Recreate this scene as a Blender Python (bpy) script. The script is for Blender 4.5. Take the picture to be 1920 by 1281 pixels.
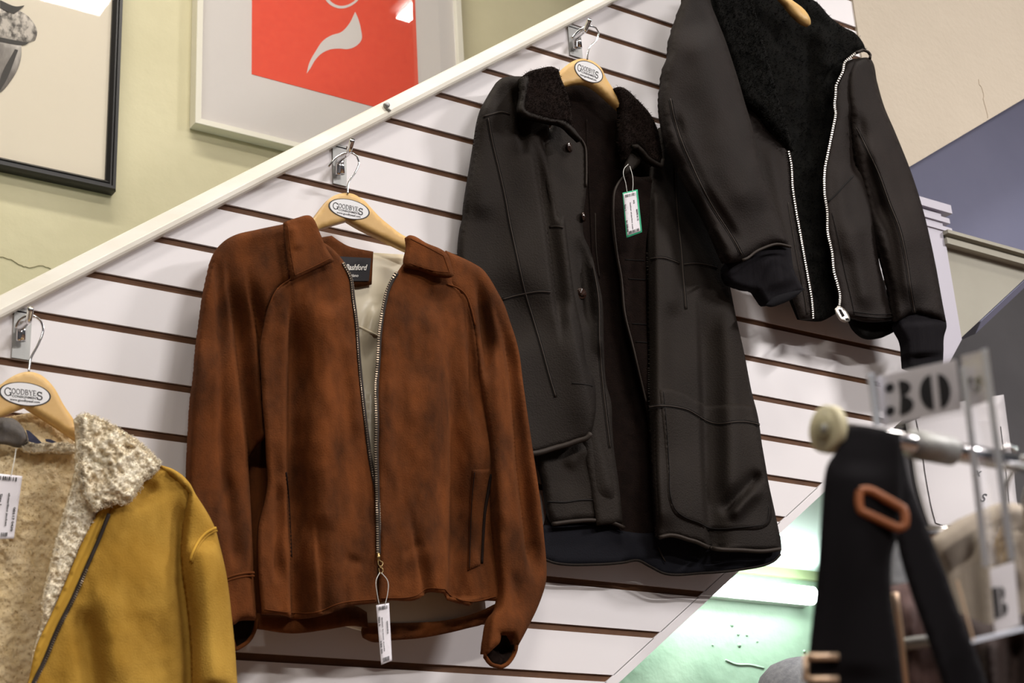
import bpy, math, random
import numpy as np
from mathutils import Matrix, Vector
from mathutils.geometry import delaunay_2d_cdt

for o in list(bpy.data.objects):
    bpy.data.objects.remove(o)
SC = bpy.context.scene
COL = SC.collection
random.seed(7)
RNG = np.random.default_rng(11)

# ------------------------------------------------------------------ camera
FPX = 3049.65                       # focal length in pixels of the 1920x1281 frame
CAM = np.array([0.0, -2.08183, 1.54782])
FW = np.array([0.52818159, 0.76695397, 0.36442533])
RT = np.array([0.83431898, -0.54855584, -0.05475702])
UP = np.array([-0.15791153, -0.33296862, 0.92962135])
cd = bpy.data.cameras.new('camera')
cam = bpy.data.objects.new('camera', cd)
COL.objects.link(cam)
cam.matrix_world = Matrix(((RT[0], UP[0], -FW[0], CAM[0]), (RT[1], UP[1], -FW[1], CAM[1]), (RT[2], UP[2], -FW[2], CAM[2]), (0, 0, 0, 1)))
cd.sensor_width = 36.0
cd.lens = FPX * 36.0 / 1920.0
cd.clip_start = 0.05
cd.dof.use_dof = True
cd.dof.focus_distance = 2.72
cd.dof.aperture_fstop = 9.0
SC.camera = cam
SC.cycles.max_bounces = 16
SC.cycles.diffuse_bounces = 10
SC.cycles.transparent_max_bounces = 16

# ------------------------------------------------------------------ world, lamps, exposure
SC.view_settings.view_transform = 'Standard'
SC.view_settings.look = 'None'
SC.view_settings.exposure = -0.06
SC.view_settings.gamma = 1.0
SC.view_settings.use_curve_mapping = False
wd = bpy.data.worlds.new('world')
SC.world = wd
wd.use_nodes = True
wd.node_tree.nodes['Background'].inputs[0].default_value = (0.80, 0.80, 0.86, 1)
wd.node_tree.nodes['Background'].inputs[1].default_value = 0.08
# ceiling strip lights of the shop, the last one added for brightness: (x, y, z, length along x, width, watts, colour)
LAMPS = [
    (2.0, -3.6, 4.6, 1.2, 0.14, 122, (1.0, 0.96, 0.94)),
    (-0.9, -4.2, 4.3, 1.2, 0.14, 140, (1.0, 0.93, 0.84)),
    (2.93, -0.69, 5.22, 0.06, 0.55, 16, (1.0, 0.97, 0.95)),
    (1.45, -1.36, 5.22, 0.8, 0.3, 38, (1.0, 0.94, 0.86)),
    (4.5, -2.6, 4.5, 0.14, 1.0, 200, (1.0, 0.95, 0.93)),
    (0.45, 0.06, 5.1, 1.6, 0.12, 42, (1.0, 0.95, 0.86)),  # added out of view, only to brighten the far wall
]

# ------------------------------------------------------------------ geometry helpers
def P(px, d=0.0):
    """pixel + distance in front of the slat wall (metres) -> world"""
    px = np.atleast_2d(np.asarray(px, float))
    ray = FW + ((px[:, 0:1] - 960) / FPX) * RT - ((px[:, 1:2] - 640.5) / FPX) * UP
    t = (-CAM[1] - np.asarray(d, float).reshape(-1)) / ray[:, 1]
    return CAM + ray * t[:, None]

def Q(px, t):
    """pixel + depth along the view axis -> world"""
    px = np.atleast_2d(np.asarray(px, float))
    ray = FW + ((px[:, 0:1] - 960) / FPX) * RT - ((px[:, 1:2] - 640.5) / FPX) * UP
    return CAM + ray * np.broadcast_to(np.asarray(t, float).reshape(-1, 1), (len(px), 1))

ORG = {}

def thing(name, label, cat, loc, group=None):
    o = bpy.data.objects.new(name, None)
    o.empty_display_size = 0.05
    COL.objects.link(o)
    o.location = Vector([float(v) for v in loc])
    o['label'] = label
    o['category'] = cat
    if group:
        o['group'] = group
    ORG[o.name] = np.array(o.location, float)
    return o

def mesh(name, v, f, mat, parent=None, smooth=False, kind=None, label=None, cat=None, group=None):
    v = np.asarray(v, float).reshape(-1, 3)
    if parent is None:
        org = np.array([v[:, 0].mean(), v[:, 1].mean(), v[:, 2].min()])
    else:
        org = ORG[parent.name]
    me = bpy.data.meshes.new(name)
    me.from_pydata((v - org).tolist(), [], [list(map(int, q)) for q in f])
    me.update()
    if smooth:
        me.polygons.foreach_set('use_smooth', [True] * len(me.polygons))
    me.materials.append(mat)
    o = bpy.data.objects.new(name, me)
    COL.objects.link(o)
    if parent is None:
        o.location = Vector(org.tolist())
    else:
        o.parent = parent
    ORG[o.name] = org
    if kind:
        o['kind'] = kind
    if label:
        o['label'] = label
    if cat:
        o['category'] = cat
    if group:
        o['group'] = group
    return o

def fix_normals(o):
    import bmesh
    bm = bmesh.new()
    bm.from_mesh(o.data)
    bmesh.ops.recalc_face_normals(bm, faces=bm.faces)
    bm.to_mesh(o.data)
    bm.free()
    return o

class MB:
    """collects solids for one mesh"""
    def __init__(s):
        s.v = []
        s.f = []
    def add(s, v, f):
        b = len(s.v)
        s.v += [tuple(map(float, q)) for q in v]
        s.f += [[b + i for i in q] for q in f]
        return s
    def box(s, a, b):
        x0, y0, z0 = a
        x1, y1, z1 = b
        return s.add([(x0, y0, z0), (x1, y0, z0), (x1, y1, z0), (x0, y1, z0), (x0, y0, z1), (x1, y0, z1), (x1, y1, z1), (x0, y1, z1)],
                     [(0, 3, 2, 1), (4, 5, 6, 7), (0, 1, 5, 4), (1, 2, 6, 5), (2, 3, 7, 6), (3, 0, 4, 7)])
    def prism(s, pts, off):
        n = len(pts)
        pts = np.asarray(pts, float)
        v = np.vstack([pts, pts + np.asarray(off, float)])
        return s.add(v, [list(range(n))[::-1], list(range(n, 2 * n))] + [(i, (i + 1) % n, n + (i + 1) % n, n + i) for i in range(n)])
    def tube(s, pts, r, n=8, cap=True):
        pts = np.asarray(pts, float)
        m = len(pts)
        r = np.broadcast_to(np.asarray(r, float), (m,))
        tg = np.gradient(pts, axis=0)
        tg /= np.linalg.norm(tg, axis=1)[:, None] + 1e-12
        ref = np.array([0.3, 0.9, 0.31])
        v = []
        prev = None
        for i in range(m):
            a = prev if prev is not None else np.cross(tg[i], ref)
            a = a - tg[i] * (a @ tg[i])
            a /= np.linalg.norm(a) + 1e-12
            prev = a
            b = np.cross(tg[i], a)
            for k in range(n):
                w = 2 * math.pi * k / n
                v.append(pts[i] + r[i] * (math.cos(w) * a + math.sin(w) * b))
        f = [(i * n + k, i * n + (k + 1) % n, (i + 1) * n + (k + 1) % n, (i + 1) * n + k) for i in range(m - 1) for k in range(n)]
        if cap:
            f += [list(range(n))[::-1], [(m - 1) * n + k for k in range(n)]]
        return s.add(v, f)
    def build(s, name, mat, parent=None, smooth=False, **k):
        return fix_normals(mesh(name, s.v, s.f, mat, parent, smooth, **k))

def curve(pts, step=4.0, closed=False, corner=42):
    """smooth resampling of a polyline (2-D or 3-D); sharp turns stay corners"""
    p = np.asarray(pts, float)
    n = len(p)
    tin = np.zeros_like(p)
    tout = np.zeros_like(p)
    for i in range(n):
        if closed or 0 < i < n - 1:
            a = p[i] - p[i - 1]
            b = p[(i + 1) % n] - p[i]
        elif i == 0:
            a = b = p[1] - p[0]
        else:
            a = b = p[-1] - p[-2]
        a = a / (np.linalg.norm(a) + 1e-9)
        b = b / (np.linalg.norm(b) + 1e-9)
        if math.degrees(math.acos(max(-1, min(1, float(a @ b))))) > corner:
            tin[i], tout[i] = a, b
        else:
            c = a + b
            tin[i] = tout[i] = c / (np.linalg.norm(c) + 1e-9)
    out = []
    for i in range(n if closed else n - 1):
        j = (i + 1) % n
        L = np.linalg.norm(p[j] - p[i])
        k = max(1, int(round(L / step)))
        for q in range(k):
            t = q / k
            out.append((2 * t**3 - 3 * t**2 + 1) * p[i] + (t**3 - 2 * t**2 + t) * tout[i] * L + (-2 * t**3 + 3 * t**2) * p[j] + (t**3 - t**2) * tin[j] * L)
    if not closed:
        out.append(p[-1])
    return np.array(out)

def inside(Pt, poly):
    x, y = Pt[:, 0][:, None], Pt[:, 1][:, None]
    a = poly
    b = np.roll(poly, -1, 0)
    c = (a[:, 1] > y) != (b[:, 1] > y)
    xi = (b[:, 0] - a[:, 0]) * (y - a[:, 1]) / (b[:, 1] - a[:, 1] + 1e-12) + a[:, 0]
    return (np.sum(c & (x < xi), 1) % 2) == 1

def near(Pt, line, closed=False):
    """distance, side (+ = image left when the line runs down), arc fraction"""
    a = line if closed else line[:-1]
    b = np.roll(line, -1, 0) if closed else line[1:]
    ab = b - a
    L = np.linalg.norm(ab, axis=1)
    cum = np.concatenate([[0], np.cumsum(L)])
    D = np.full(len(Pt), 1e9)
    S = np.zeros(len(Pt))
    U = np.zeros(len(Pt))
    for i in range(len(a)):
        w = Pt - a[i]
        t = np.clip((w @ ab[i]) / (L[i]**2 + 1e-12), 0, 1)
        q = w - t[:, None] * ab[i]
        d = np.hypot(q[:, 0], q[:, 1])
        m = d < D
        D[m] = d[m]
        S[m] = np.sign(ab[i, 0] * w[m, 1] - ab[i, 1] * w[m, 0])
        U[m] = cum[i] + t[m] * L[i]
    return D, S, U, cum[-1]

def vnoise(p, seed=0):
    """value noise, p Nx2, result -1..1"""
    p = np.asarray(p, float)
    i = np.floor(p).astype(np.int64)
    f = p - i
    f = f * f * (3 - 2 * f)
    def h(a, b):
        n = (a * 374761393 + b * 668265263 + seed * 982451653) & 0x7fffffff
        n = ((n ^ (n >> 13)) * 1274126177) & 0x7fffffff
        return ((n ^ (n >> 16)) & 0xffff) / 32767.5 - 1
    a, b = i[:, 0], i[:, 1]
    return ((h(a, b) * (1 - f[:, 0]) + h(a + 1, b) * f[:, 0]) * (1 - f[:, 1]) + (h(a, b + 1) * (1 - f[:, 0]) + h(a + 1, b + 1) * f[:, 0]) * f[:, 1])

def field(ctrl, folds=(), noise=None, base=None):
    """depth of a cloth in front of its reference plane, as a function of the photo position"""
    if isinstance(ctrl, (int, float)):
        ctrl = [(0, 0, ctrl)]
    C = np.array(ctrl, float)
    FL = []
    for fo in folds:
        FL.append((curve(fo[0], 18), fo[1] * 1.75, fo[2], fo[3], fo[4] if len(fo) > 4 else 40))
    def fn(Pt):
        Pt = np.atleast_2d(np.asarray(Pt, float))
        if base is not None:
            d = base(Pt) + C[0, 2]
        else:
            w = 1.0 / ((Pt[:, None, 0] - C[:, 0])**2 + (Pt[:, None, 1] - C[:, 1])**2 + 4500.0)**2
            d = (w * C[:, 2]).sum(1) / w.sum(1)
        for ln, amp, wl, wr, tp in FL:
            D, S, U, L = near(Pt, ln)
            w = np.where(S >= 0, wl, wr)
            t0, t1 = tp if isinstance(tp, tuple) else (tp, tp)
            e = np.clip(np.minimum(U / t0, (L - U) / t1), 0, 1)
            e = e * e * (3 - 2 * e)
            d = d + amp * np.exp(-(D / w)**2) * e
        if noise:
            for am, sc, sd in noise:
                d = d + am * vnoise(Pt / np.array(sc if isinstance(sc, (tuple, list)) else (sc, sc)), sd)
        return d
    return fn

def cloth(name, outline, fn, mat, parent, res=7.0, thick=0.004, bulge=0.0, bw=60, edge=0.003, ew=9, proj=P, bdir=(0, 1, 0), dmin=0.006, smoothing=True, kind=None, label=None, corner=42):
    """closed, thick cloth piece over a traced outline with the depth field fn"""
    out = curve(outline, res * 0.85, True, corner)
    lo, hi = out.min(0), out.max(0)
    xs = np.arange(lo[0], hi[0], res)
    ys = np.arange(lo[1], hi[1], res * 0.866)
    G = np.array([(x + (res * 0.5 if j % 2 else 0), y) for j, y in enumerate(ys) for x in xs]) if len(xs) and len(ys) else np.zeros((0, 2))
    if len(G):
        G = G[inside(G, out)]
    if len(G):
        D = near(G, out, True)[0]
        G = G[D > res * 0.62]
    n = len(out)
    allp = np.vstack([out, G]) if len(G) else out
    r = delaunay_2d_cdt([Vector(q) for q in allp.tolist()], [(i, (i + 1) % n) for i in range(n)], [], 1, 1e-5)
    V = np.array([(q[0], q[1]) for q in r[0]])
    Fc = [list(q) for q in r[2]]
    cnt = {}
    for q in Fc:
        for k in range(len(q)):
            e = (q[k], q[(k + 1) % len(q)])
            cnt[e] = 1
    rim = [e for e in cnt if (e[1], e[0]) not in cnt]
    e = near(V, out, True)[0]
    d = fn(V)
    u = np.clip(1 - e / ew, 0, 1)
    d = d - edge * (1 - np.sqrt(np.clip(1 - u * u, 0, 1)))
    front = proj(V, d)
    ub = np.clip(1 - e / bw, 0, 1)
    tk = thick + bulge * np.sqrt(np.clip(1 - ub * ub, 0, 1))
    if proj is P:
        tk = np.minimum(tk, np.maximum(d - dmin, 0.001))
    back = front + np.asarray(bdir, float) * tk[:, None]
    m = len(V)
    F = []
    for q in Fc:
        F.append(q[::-1])
        F.append([m + i for i in q])
    for a, b in rim:
        F.append([a, b, m + b, m + a])
    o = mesh(name, np.vstack([front, back]), F, mat, parent, smoothing, kind=kind, label=label)
    return fix_normals(o)

def lift(line, fn, h, proj=P):
    line = np.asarray(line, float)
    return proj(line, fn(line) + h)

def seam(name, line, fn, mat, parent, r=0.0012, h=0.0003, step=6, proj=P, n=6, label=None):
    ln = curve(line, step)
    return MB().tube(lift(ln, fn, h, proj), r, n).build(name, mat, parent, True, label=label)

def double_seam(line, fn, mat_ridge, mat_stitch, parent, gap=2.6, r=0.0011):
    """raised welt with a stitched line on each side"""
    ln = curve(line, 6)
    tg = np.gradient(ln, axis=0)
    tg /= np.linalg.norm(tg, axis=1)[:, None]
    nr = np.stack([-tg[:, 1], tg[:, 0]], 1)
    MB().tube(lift(ln, fn, 0.0002), r * 1.5, 6).build('seam', mat_ridge, parent, True)
    mb = MB()
    for s in (-1, 1):
        l2 = ln + nr * gap * s
        pts = lift(l2, fn, 0.0004)
        mb.tube(pts, r * 0.5, 5)
    mb.build('stitching', mat_stitch, parent, True)

def teeth(name, line, fn, h, pitch, w, l, mat, parent, side=0.0):
    """rows of zip teeth along a line"""
    ln = curve(line, pitch)
    tg = np.gradient(ln, axis=0)
    tg /= np.linalg.norm(tg, axis=1)[:, None]
    nr = np.stack([-tg[:, 1], tg[:, 0]], 1)
    c = ln + nr * side
    A = lift(c - nr * l - tg * w, fn, h)
    B = lift(c + nr * l - tg * w, fn, h)
    C = lift(c + nr * l + tg * w, fn, h)
    D = lift(c - nr * l + tg * w, fn, h)
    mb = MB()
    for i in range(len(ln)):
        mb.prism([A[i], B[i], C[i], D[i]], (0, 0.0018, 0))
    return mb.build(name, mat, parent, False, kind='stuff')

def fuzz(name, outline, fn, n, length, radius, mat, parent, curl=0.8, out=0.6, h=0.0, avoid=None, grow=1.0, seed=1):
    """many short curled fibres rooted on a cloth"""
    g = np.random.default_rng(seed)
    poly = curve(outline, 6, True)
    lo, hi = poly.min(0), poly.max(0)
    pts = np.zeros((0, 2))
    while len(pts) < n:
        q = lo + (hi - lo) * g.random((n * 2, 2))
        pts = np.vstack([pts, q[inside(q, poly)]])
    pts = pts[:n]
    base = lift(pts, fn, h)
    ed = near(pts, poly, True)
    d0 = g.normal(size=(n, 3)) * np.array([1, 0.5, 1]) * curl + np.array([0, -out, 0])
    d0 /= np.linalg.norm(d0, axis=1)[:, None]
    ax = np.cross(d0, g.normal(size=(n, 3)))
    ax /= np.linalg.norm(ax, axis=1)[:, None]
    L = length * (0.6 + 0.8 * g.random(n))
    segs = 4
    pos = base.copy()
    dr = d0.copy()
    rings = []
    for k in range(segs + 1):
        rad = radius * (1.0 - 0.75 * k / segs)
        a = np.cross(dr, np.array([0.21, 0.33, 0.92]))
        a /= np.linalg.norm(a, axis=1)[:, None]
        b = np.cross(dr, a)
        rings.append(np.stack([pos + rad * (math.cos(w) * a + math.sin(w) * b) for w in (0, 2.094, 4.189)], 1))
        pos = pos + dr * (L / segs)[:, None]
        pos[:, 1] = np.minimum(pos[:, 1], -0.004)
        bend = 0.75 * curl
        dr = dr * math.cos(bend) + np.cross(ax, dr) * math.sin(bend)
        dr /= np.linalg.norm(dr, axis=1)[:, None]
    V = np.stack(rings, 1).reshape(-1, 3)
    per = (segs + 1) * 3
    one = [(k * 3 + j, k * 3 + (j + 1) % 3, k * 3 + 3 + (j + 1) % 3, k * 3 + 3 + j) for k in range(segs) for j in range(3)]
    one = np.array(one)
    F = (one[None] + (np.arange(n) * per)[:, None, None]).reshape(-1, 4)
    me = bpy.data.meshes.new(name)
    org = ORG[parent.name]
    V = V - org
    me.vertices.add(len(V))
    me.vertices.foreach_set('co', V.ravel())
    me.loops.add(F.size)
    me.loops.foreach_set('vertex_index', F.ravel().astype(np.int32))
    me.polygons.add(len(F))
    me.polygons.foreach_set('loop_start', np.arange(0, F.size, 4, dtype=np.int32))
    me.polygons.foreach_set('use_smooth', np.ones(len(F), bool))
    me.update(calc_edges=True)
    me.validate()
    me.materials.append(mat)
    o = bpy.data.objects.new(name, me)
    COL.objects.link(o)
    o.parent = parent
    ORG[o.name] = org
    o['kind'] = 'stuff'
    return o

def flat(name, polys, d, mat, parent, proj=P, smooth=False, kind=None, t=None, off=None, label=None):
    """thin printed or cut shapes lying on a plane at depth d; each poly a list of photo positions"""
    mb = MB()
    if off is None:
        off = (0, 0.0004, 0)
    for pl in polys:
        mb.prism(proj(np.asarray(pl, float), np.full(len(pl), d)), off)
    o = mb.build(name, mat, parent, smooth, kind=kind, label=label)
    return o

# ------------------------------------------------------------------ lettering
def arc(cx, cy, rx, ry, a0, a1, n=14):
    return [(cx + rx * math.cos(math.radians(a0 + (a1 - a0) * i / n)), cy + ry * math.sin(math.radians(a0 + (a1 - a0) * i / n))) for i in range(n + 1)]

SERIF = {   # strokes: (points, width); unit cap height
    'G': (0.86, [(arc(.46, .5, .38, .47, 40, 325), .10), ([(.80, .06), (.80, .44)], .13), ([(.62, .44), (.92, .44)], .05), ([(.79, .98), (.79, .72)], .05)]),
    'O': (0.92, [(arc(.46, .5, .38, .46, 0, 360, 22), .11)]),
    'D': (0.86, [([(.16, .03), (.16, .97)], .13), ([(.02, .03), (.40, .03)], .06), ([(.02, .97), (.40, .97)], .06), (arc(.38, .5, .40, .47, 90, -90), .10)]),
    'B': (0.74, [([(.16, .03), (.16, .97)], .13), ([(.02, .03), (.38, .03)], .06), ([(.02, .97), (.36, .97)], .06), ([(.16, .53), (.38, .53)], .06), (arc(.36, .75, .22, .22, 90, -90), .10), (arc(.38, .28, .26, .25, 90, -90), .11)]),
    'Y': (0.80, [([(.08, .97), (.40, .46)], .12), ([(.72, .97), (.40, .46)], .06), ([(.40, .46), (.40, .03)], .13), ([(-.02, .97), (.22, .97)], .05), ([(.60, .97), (.84, .97)], .05), ([(.26, .03), (.54, .03)], .05)]),
    'E': (0.70, [([(.16, .03), (.16, .97)], .13), ([(.02, .03), (.60, .03)], .06), ([(.02, .97), (.58, .97)], .06), ([(.16, .52), (.46, .52)], .06), ([(.60, .03), (.62, .25)], .05), ([(.58, .97), (.60, .77)], .05), ([(.46, .42), (.46, .62)], .05)]),
    'S': (0.66, [(arc(.32, .73, .23, .22, 30, 265, 12) + arc(.32, .28, .25, .24, 80, -150, 12), .12), ([(.55, .98), (.54, .70)], .05), ([(.06, .05), (.07, .32)], .05)]),
}

def stroke_quads(pts, w):
    p = np.asarray(pts, float)
    t = np.gradient(p, axis=0)
    t /= np.linalg.norm(t, axis=1)[:, None] + 1e-9
    nr = np.stack([-t[:, 1], t[:, 0]], 1) * w * 0.5
    a, b = p + nr, p - nr
    return [[a[i], a[i + 1], b[i + 1], b[i]] for i in range(len(p) - 1)]

def font_polys(text, shear=0.0, bold=0.0):
    cu = bpy.data.curves.new('lettering', 'FONT')
    cu.body = text
    cu.size = 1.0
    cu.shear = shear
    cu.offset = bold
    cu.resolution_u = 3
    ob = bpy.data.objects.new('lettering', cu)
    COL.objects.link(ob)
    dg = bpy.context.evaluated_depsgraph_get()
    me = ob.evaluated_get(dg).to_mesh()
    v = np.array([q.co[:2] for q in me.vertices]) if len(me.vertices) else np.zeros((0, 2))
    pol = [[v[i] for i in q.vertices] for q in me.polygons]
    ob.evaluated_get(dg).to_mesh_clear()
    bpy.data.objects.remove(ob)
    bpy.data.curves.remove(cu)
    return pol

def place(polys, o, ax, ay, width=None):
    """unit lettering -> photo positions; ax, ay = direction vectors of one unit; width fits the run"""
    if width:
        xs = [q[0] for p in polys for q in p]
        k = width / max(1e-6, max(xs) - min(xs))
        x0 = min(xs)
    else:
        k, x0 = 1.0, 0.0
    o, ax, ay = np.array(o, float), np.array(ax, float), np.array(ay, float)
    return [[o + ax * ((q[0] - x0) * k) + ay * q[1] for q in p] for p in polys]

# ------------------------------------------------------------------ materials
def srgb(r, g, b):
    return tuple(((c / 255) / 12.92 if c / 255 <= 0.04045 else ((c / 255 + 0.055) / 1.055)**2.4) for c in (r, g, b))

def material(name, col, rough=0.6, metal=0.0, col2=None, scale=(10, 10, 10), bump=0.0, bscale=200.0, sheen=0.0, ramp=(0.35, 0.65), spec=0.5, coat=0.0, detail=6.0, trans=0.0, emit=None, strength=0.0, ior=1.45, bdist=0.001, coord='Object', ssheen=None, wave=None):
    m = bpy.data.materials.new(name)
    m.use_nodes = True
    nt = m.node_tree
    b = nt.nodes['Principled BSDF']
    b.inputs['Base Color'].default_value = (*col, 1)
    b.inputs['Roughness'].default_value = rough
    b.inputs['Metallic'].default_value = metal
    b.inputs['Specular IOR Level'].default_value = spec
    b.inputs['IOR'].default_value = ior
    b.inputs['Transmission Weight'].default_value = trans
    b.inputs['Coat Weight'].default_value = coat
    if sheen:
        b.inputs['Sheen Weight'].default_value = sheen
        b.inputs['Sheen Roughness'].default_value = 0.5
        b.inputs['Sheen Tint'].default_value = (*(ssheen or col), 1)
    if emit:
        b.inputs['Emission Color'].default_value = (*emit, 1)
        b.inputs['Emission Strength'].default_value = strength
    tc = nt.nodes.new('ShaderNodeTexCoord')
    if col2 is not None:
        mp = nt.nodes.new('ShaderNodeMapping')
        mp.inputs['Scale'].default_value = scale
        nt.links.new(tc.outputs[coord], mp.inputs['Vector'])
        if wave:
            nz = nt.nodes.new('ShaderNodeTexWave')
            nz.inputs['Scale'].default_value = wave
            nz.inputs['Distortion'].default_value = 6.0
            nz.inputs['Detail'].default_value = 4.0
            nz.inputs['Detail Scale'].default_value = 2.0
            outp = nz.outputs['Fac']
        else:
            nz = nt.nodes.new('ShaderNodeTexNoise')
            nz.inputs['Scale'].default_value = 1.0
            nz.inputs['Detail'].default_value = detail
            nz.inputs['Roughness'].default_value = 0.62
            outp = nz.outputs['Fac']
        nt.links.new(mp.outputs['Vector'], nz.inputs['Vector'])
        rp = nt.nodes.new('ShaderNodeValToRGB')
        rp.color_ramp.elements[0].position = ramp[0]
        rp.color_ramp.elements[1].position = ramp[1]
        rp.color_ramp.elements[0].color = (*col, 1)
        rp.color_ramp.elements[1].color = (*col2, 1)
        nt.links.new(outp, rp.inputs['Fac'])
        nt.links.new(rp.outputs['Color'], b.inputs['Base Color'])
    if bump:
        n2 = nt.nodes.new('ShaderNodeTexNoise')
        n2.inputs['Scale'].default_value = bscale
        n2.inputs['Detail'].default_value = 4.0
        nt.links.new(tc.outputs['Object'], n2.inputs['Vector'])
        bp = nt.nodes.new('ShaderNodeBump')
        bp.inputs['Strength'].default_value = bump
        bp.inputs['Distance'].default_value = bdist
        nt.links.new(n2.outputs['Fac'], bp.inputs['Height'])
        nt.links.new(bp.outputs['Normal'], b.inputs['Normal'])
    return m

M = {}
M['laminate'] = material('white_laminate', srgb(233, 229, 231), 0.38, bump=0.05, bscale=900, bdist=0.0004)
M['core'] = material('brown_board_core', srgb(100, 66, 40), 0.75, col2=srgb(84, 54, 32), scale=(30, 30, 60), bump=0.2, bscale=500)
M['cap'] = material('white_gloss_paint', srgb(240, 236, 226), 0.3, col2=srgb(228, 222, 208), scale=(3, 3, 9), bump=0.15, bscale=60)
M['plaster'] = material('pale_green_beige_paint', srgb(214, 206, 172), 0.75, col2=srgb(203, 195, 160), scale=(2.2, 2.2, 2.2), bump=0.5, bscale=35, bdist=0.002)
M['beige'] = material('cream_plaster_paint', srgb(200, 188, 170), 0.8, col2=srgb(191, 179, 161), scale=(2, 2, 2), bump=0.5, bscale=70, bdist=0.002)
M['blue'] = material('shaded_blue_grey_paint', srgb(152, 154, 182), 0.8, col2=srgb(144, 147, 175), scale=(2, 2, 2), bump=0.2, bscale=60)  # colour darkened to carry the shade beyond the stairs
M['greige'] = material('shaded_grey_beige_paint', srgb(168, 165, 152), 0.8, col2=srgb(160, 156, 143), scale=(3, 3, 3), bump=0.2, bscale=60)  # base colour lowered to include the shade on this wall
M['post'] = material('shaded_white_satin_paint', srgb(182, 178, 190), 0.5, bump=0.1, bscale=80)  # white post, greyed in its colour for shade the lamps leave
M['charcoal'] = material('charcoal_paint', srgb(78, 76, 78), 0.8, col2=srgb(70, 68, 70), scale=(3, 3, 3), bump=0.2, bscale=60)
M['mint'] = material('pale_mint_paint', srgb(168, 190, 168), 0.42, col2=srgb(156, 180, 158), scale=(2, 2, 2), bump=0.7, bscale=22, bdist=0.004)
M['mint_top'] = material('mint_white_ceiling', srgb(206, 226, 218), 0.6)
M['olive'] = material('olive_trim_paint', srgb(160, 168, 128), 0.5)
M['floor'] = material('dark_wood_floor', srgb(96, 70, 50), 0.5, col2=srgb(78, 55, 38), scale=(2, 20, 2))
M['room_ceiling'] = material('white_ceiling_paint', srgb(232, 230, 224), 0.8)
M['chrome'] = material('chrome', (0.75, 0.75, 0.77), 0.14, 1.0)
M['steel'] = material('brushed_zinc', (0.36, 0.36, 0.35), 0.55, 0.7, bump=0.1, bscale=300)
M['wood'] = material('pale_maple', srgb(216, 178, 114), 0.48, col2=srgb(200, 158, 92), scale=(6, 30, 14), bump=0.08, bscale=120, coat=0.05)
M['sticker'] = material('white_sticker', srgb(232, 232, 234), 0.35)
M['ink'] = material('black_ink', srgb(30, 26, 26), 0.5)
M['brown'] = material('rust_brown_suede', srgb(65, 36, 18), 0.95, col2=srgb(110, 61, 29), scale=(16, 16, 9), ramp=(0.34, 0.66), bump=0.6, bscale=420, bdist=0.0014, sheen=0.08, spec=0.12, ssheen=srgb(190, 120, 60), detail=5)
M['brown_edge'] = material('rust_brown_suede_seam', srgb(96, 53, 26), 0.95, spec=0.1, bump=0.2, bscale=400)
M['brown_dark'] = material('dark_sleeve_lining', srgb(30, 20, 16), 0.9, spec=0.1, bump=0.1, bscale=300)
M['satin'] = material('cream_satin_lining', srgb(230, 219, 194), 0.34, col2=srgb(222, 210, 182), scale=(14, 14, 5), sheen=0.1)
M['brass'] = material('aged_brass', srgb(176, 150, 104), 0.3, 1.0)
M['zip_dark'] = material('dark_zip_tape', srgb(38, 28, 22), 0.85, bump=0.2, bscale=900)
M['zip_teeth'] = material('dull_zip_teeth', srgb(120, 106, 90), 0.35, 0.9)
M['silver_teeth'] = material('silver_zip_teeth', srgb(176, 170, 162), 0.35, 0.8)
M['label_black'] = material('woven_black_label', srgb(36, 34, 38), 0.8, bump=0.2, bscale=900)
M['label_ink'] = material('white_label_thread', srgb(226, 222, 216), 0.7)
M['leather'] = material('brown_black_leather', srgb(32, 27, 23), 0.66, col2=srgb(23, 19, 17), scale=(7, 7, 4), bump=0.6, bscale=360, bdist=0.0014, spec=0.16, detail=4)
M['leather_seam'] = material('brown_black_leather_welt', srgb(40, 34, 30), 0.62, spec=0.3)
M['stitch'] = material('black_thread', srgb(22, 19, 18), 0.8, spec=0.2)
M['leather2'] = material('charcoal_brown_leather', srgb(31, 25, 23), 0.66, col2=srgb(22, 18, 17), scale=(7, 7, 4), bump=0.6, bscale=360, bdist=0.0014, spec=0.16, detail=4)
M['fur_brown'] = material('dark_brown_shearling', srgb(28, 19, 16), 0.95, col2=srgb(20, 13, 11), scale=(60, 60, 60), bump=0.9, bscale=500, bdist=0.002, spec=0.1, sheen=0.15, ssheen=srgb(80, 64, 54))
M['fur_black'] = material('black_shearling', srgb(20, 19, 17), 0.95, col2=srgb(12, 12, 11), scale=(60, 60, 60), bump=0.9, bscale=400, bdist=0.002, spec=0.08)
M['knit'] = material('black_rib_knit', srgb(26, 24, 27), 0.95, col2=srgb(20, 18, 21), scale=(300, 300, 4), spec=0.1, bump=0.3, bscale=600)
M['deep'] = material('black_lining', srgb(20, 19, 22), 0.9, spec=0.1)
M['navy'] = material('navy_pile_lining', srgb(26, 26, 31), 0.95, spec=0.1, bump=0.6, bscale=400)
M['button'] = material('dark_horn_button', srgb(48, 32, 26), 0.18, spec=0.7, coat=0.5)
M['yellow'] = material('mustard_suede', srgb(152, 114, 42), 0.95, col2=srgb(184, 146, 66), scale=(9, 9, 6), ramp=(0.35, 0.68), bump=0.6, bscale=420, bdist=0.0014, sheen=0.08, spec=0.12, ssheen=srgb(230, 200, 120), detail=5)
M['yellow_edge'] = material('mustard_suede_edge', srgb(190, 148, 60), 0.95, spec=0.1)
M['fleece'] = material('cream_curly_fleece', srgb(253, 246, 226), 0.9, col2=srgb(246, 232, 202), scale=(40, 40, 40), spec=0.1, bump=0.3, bscale=420, bdist=0.001)
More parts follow.
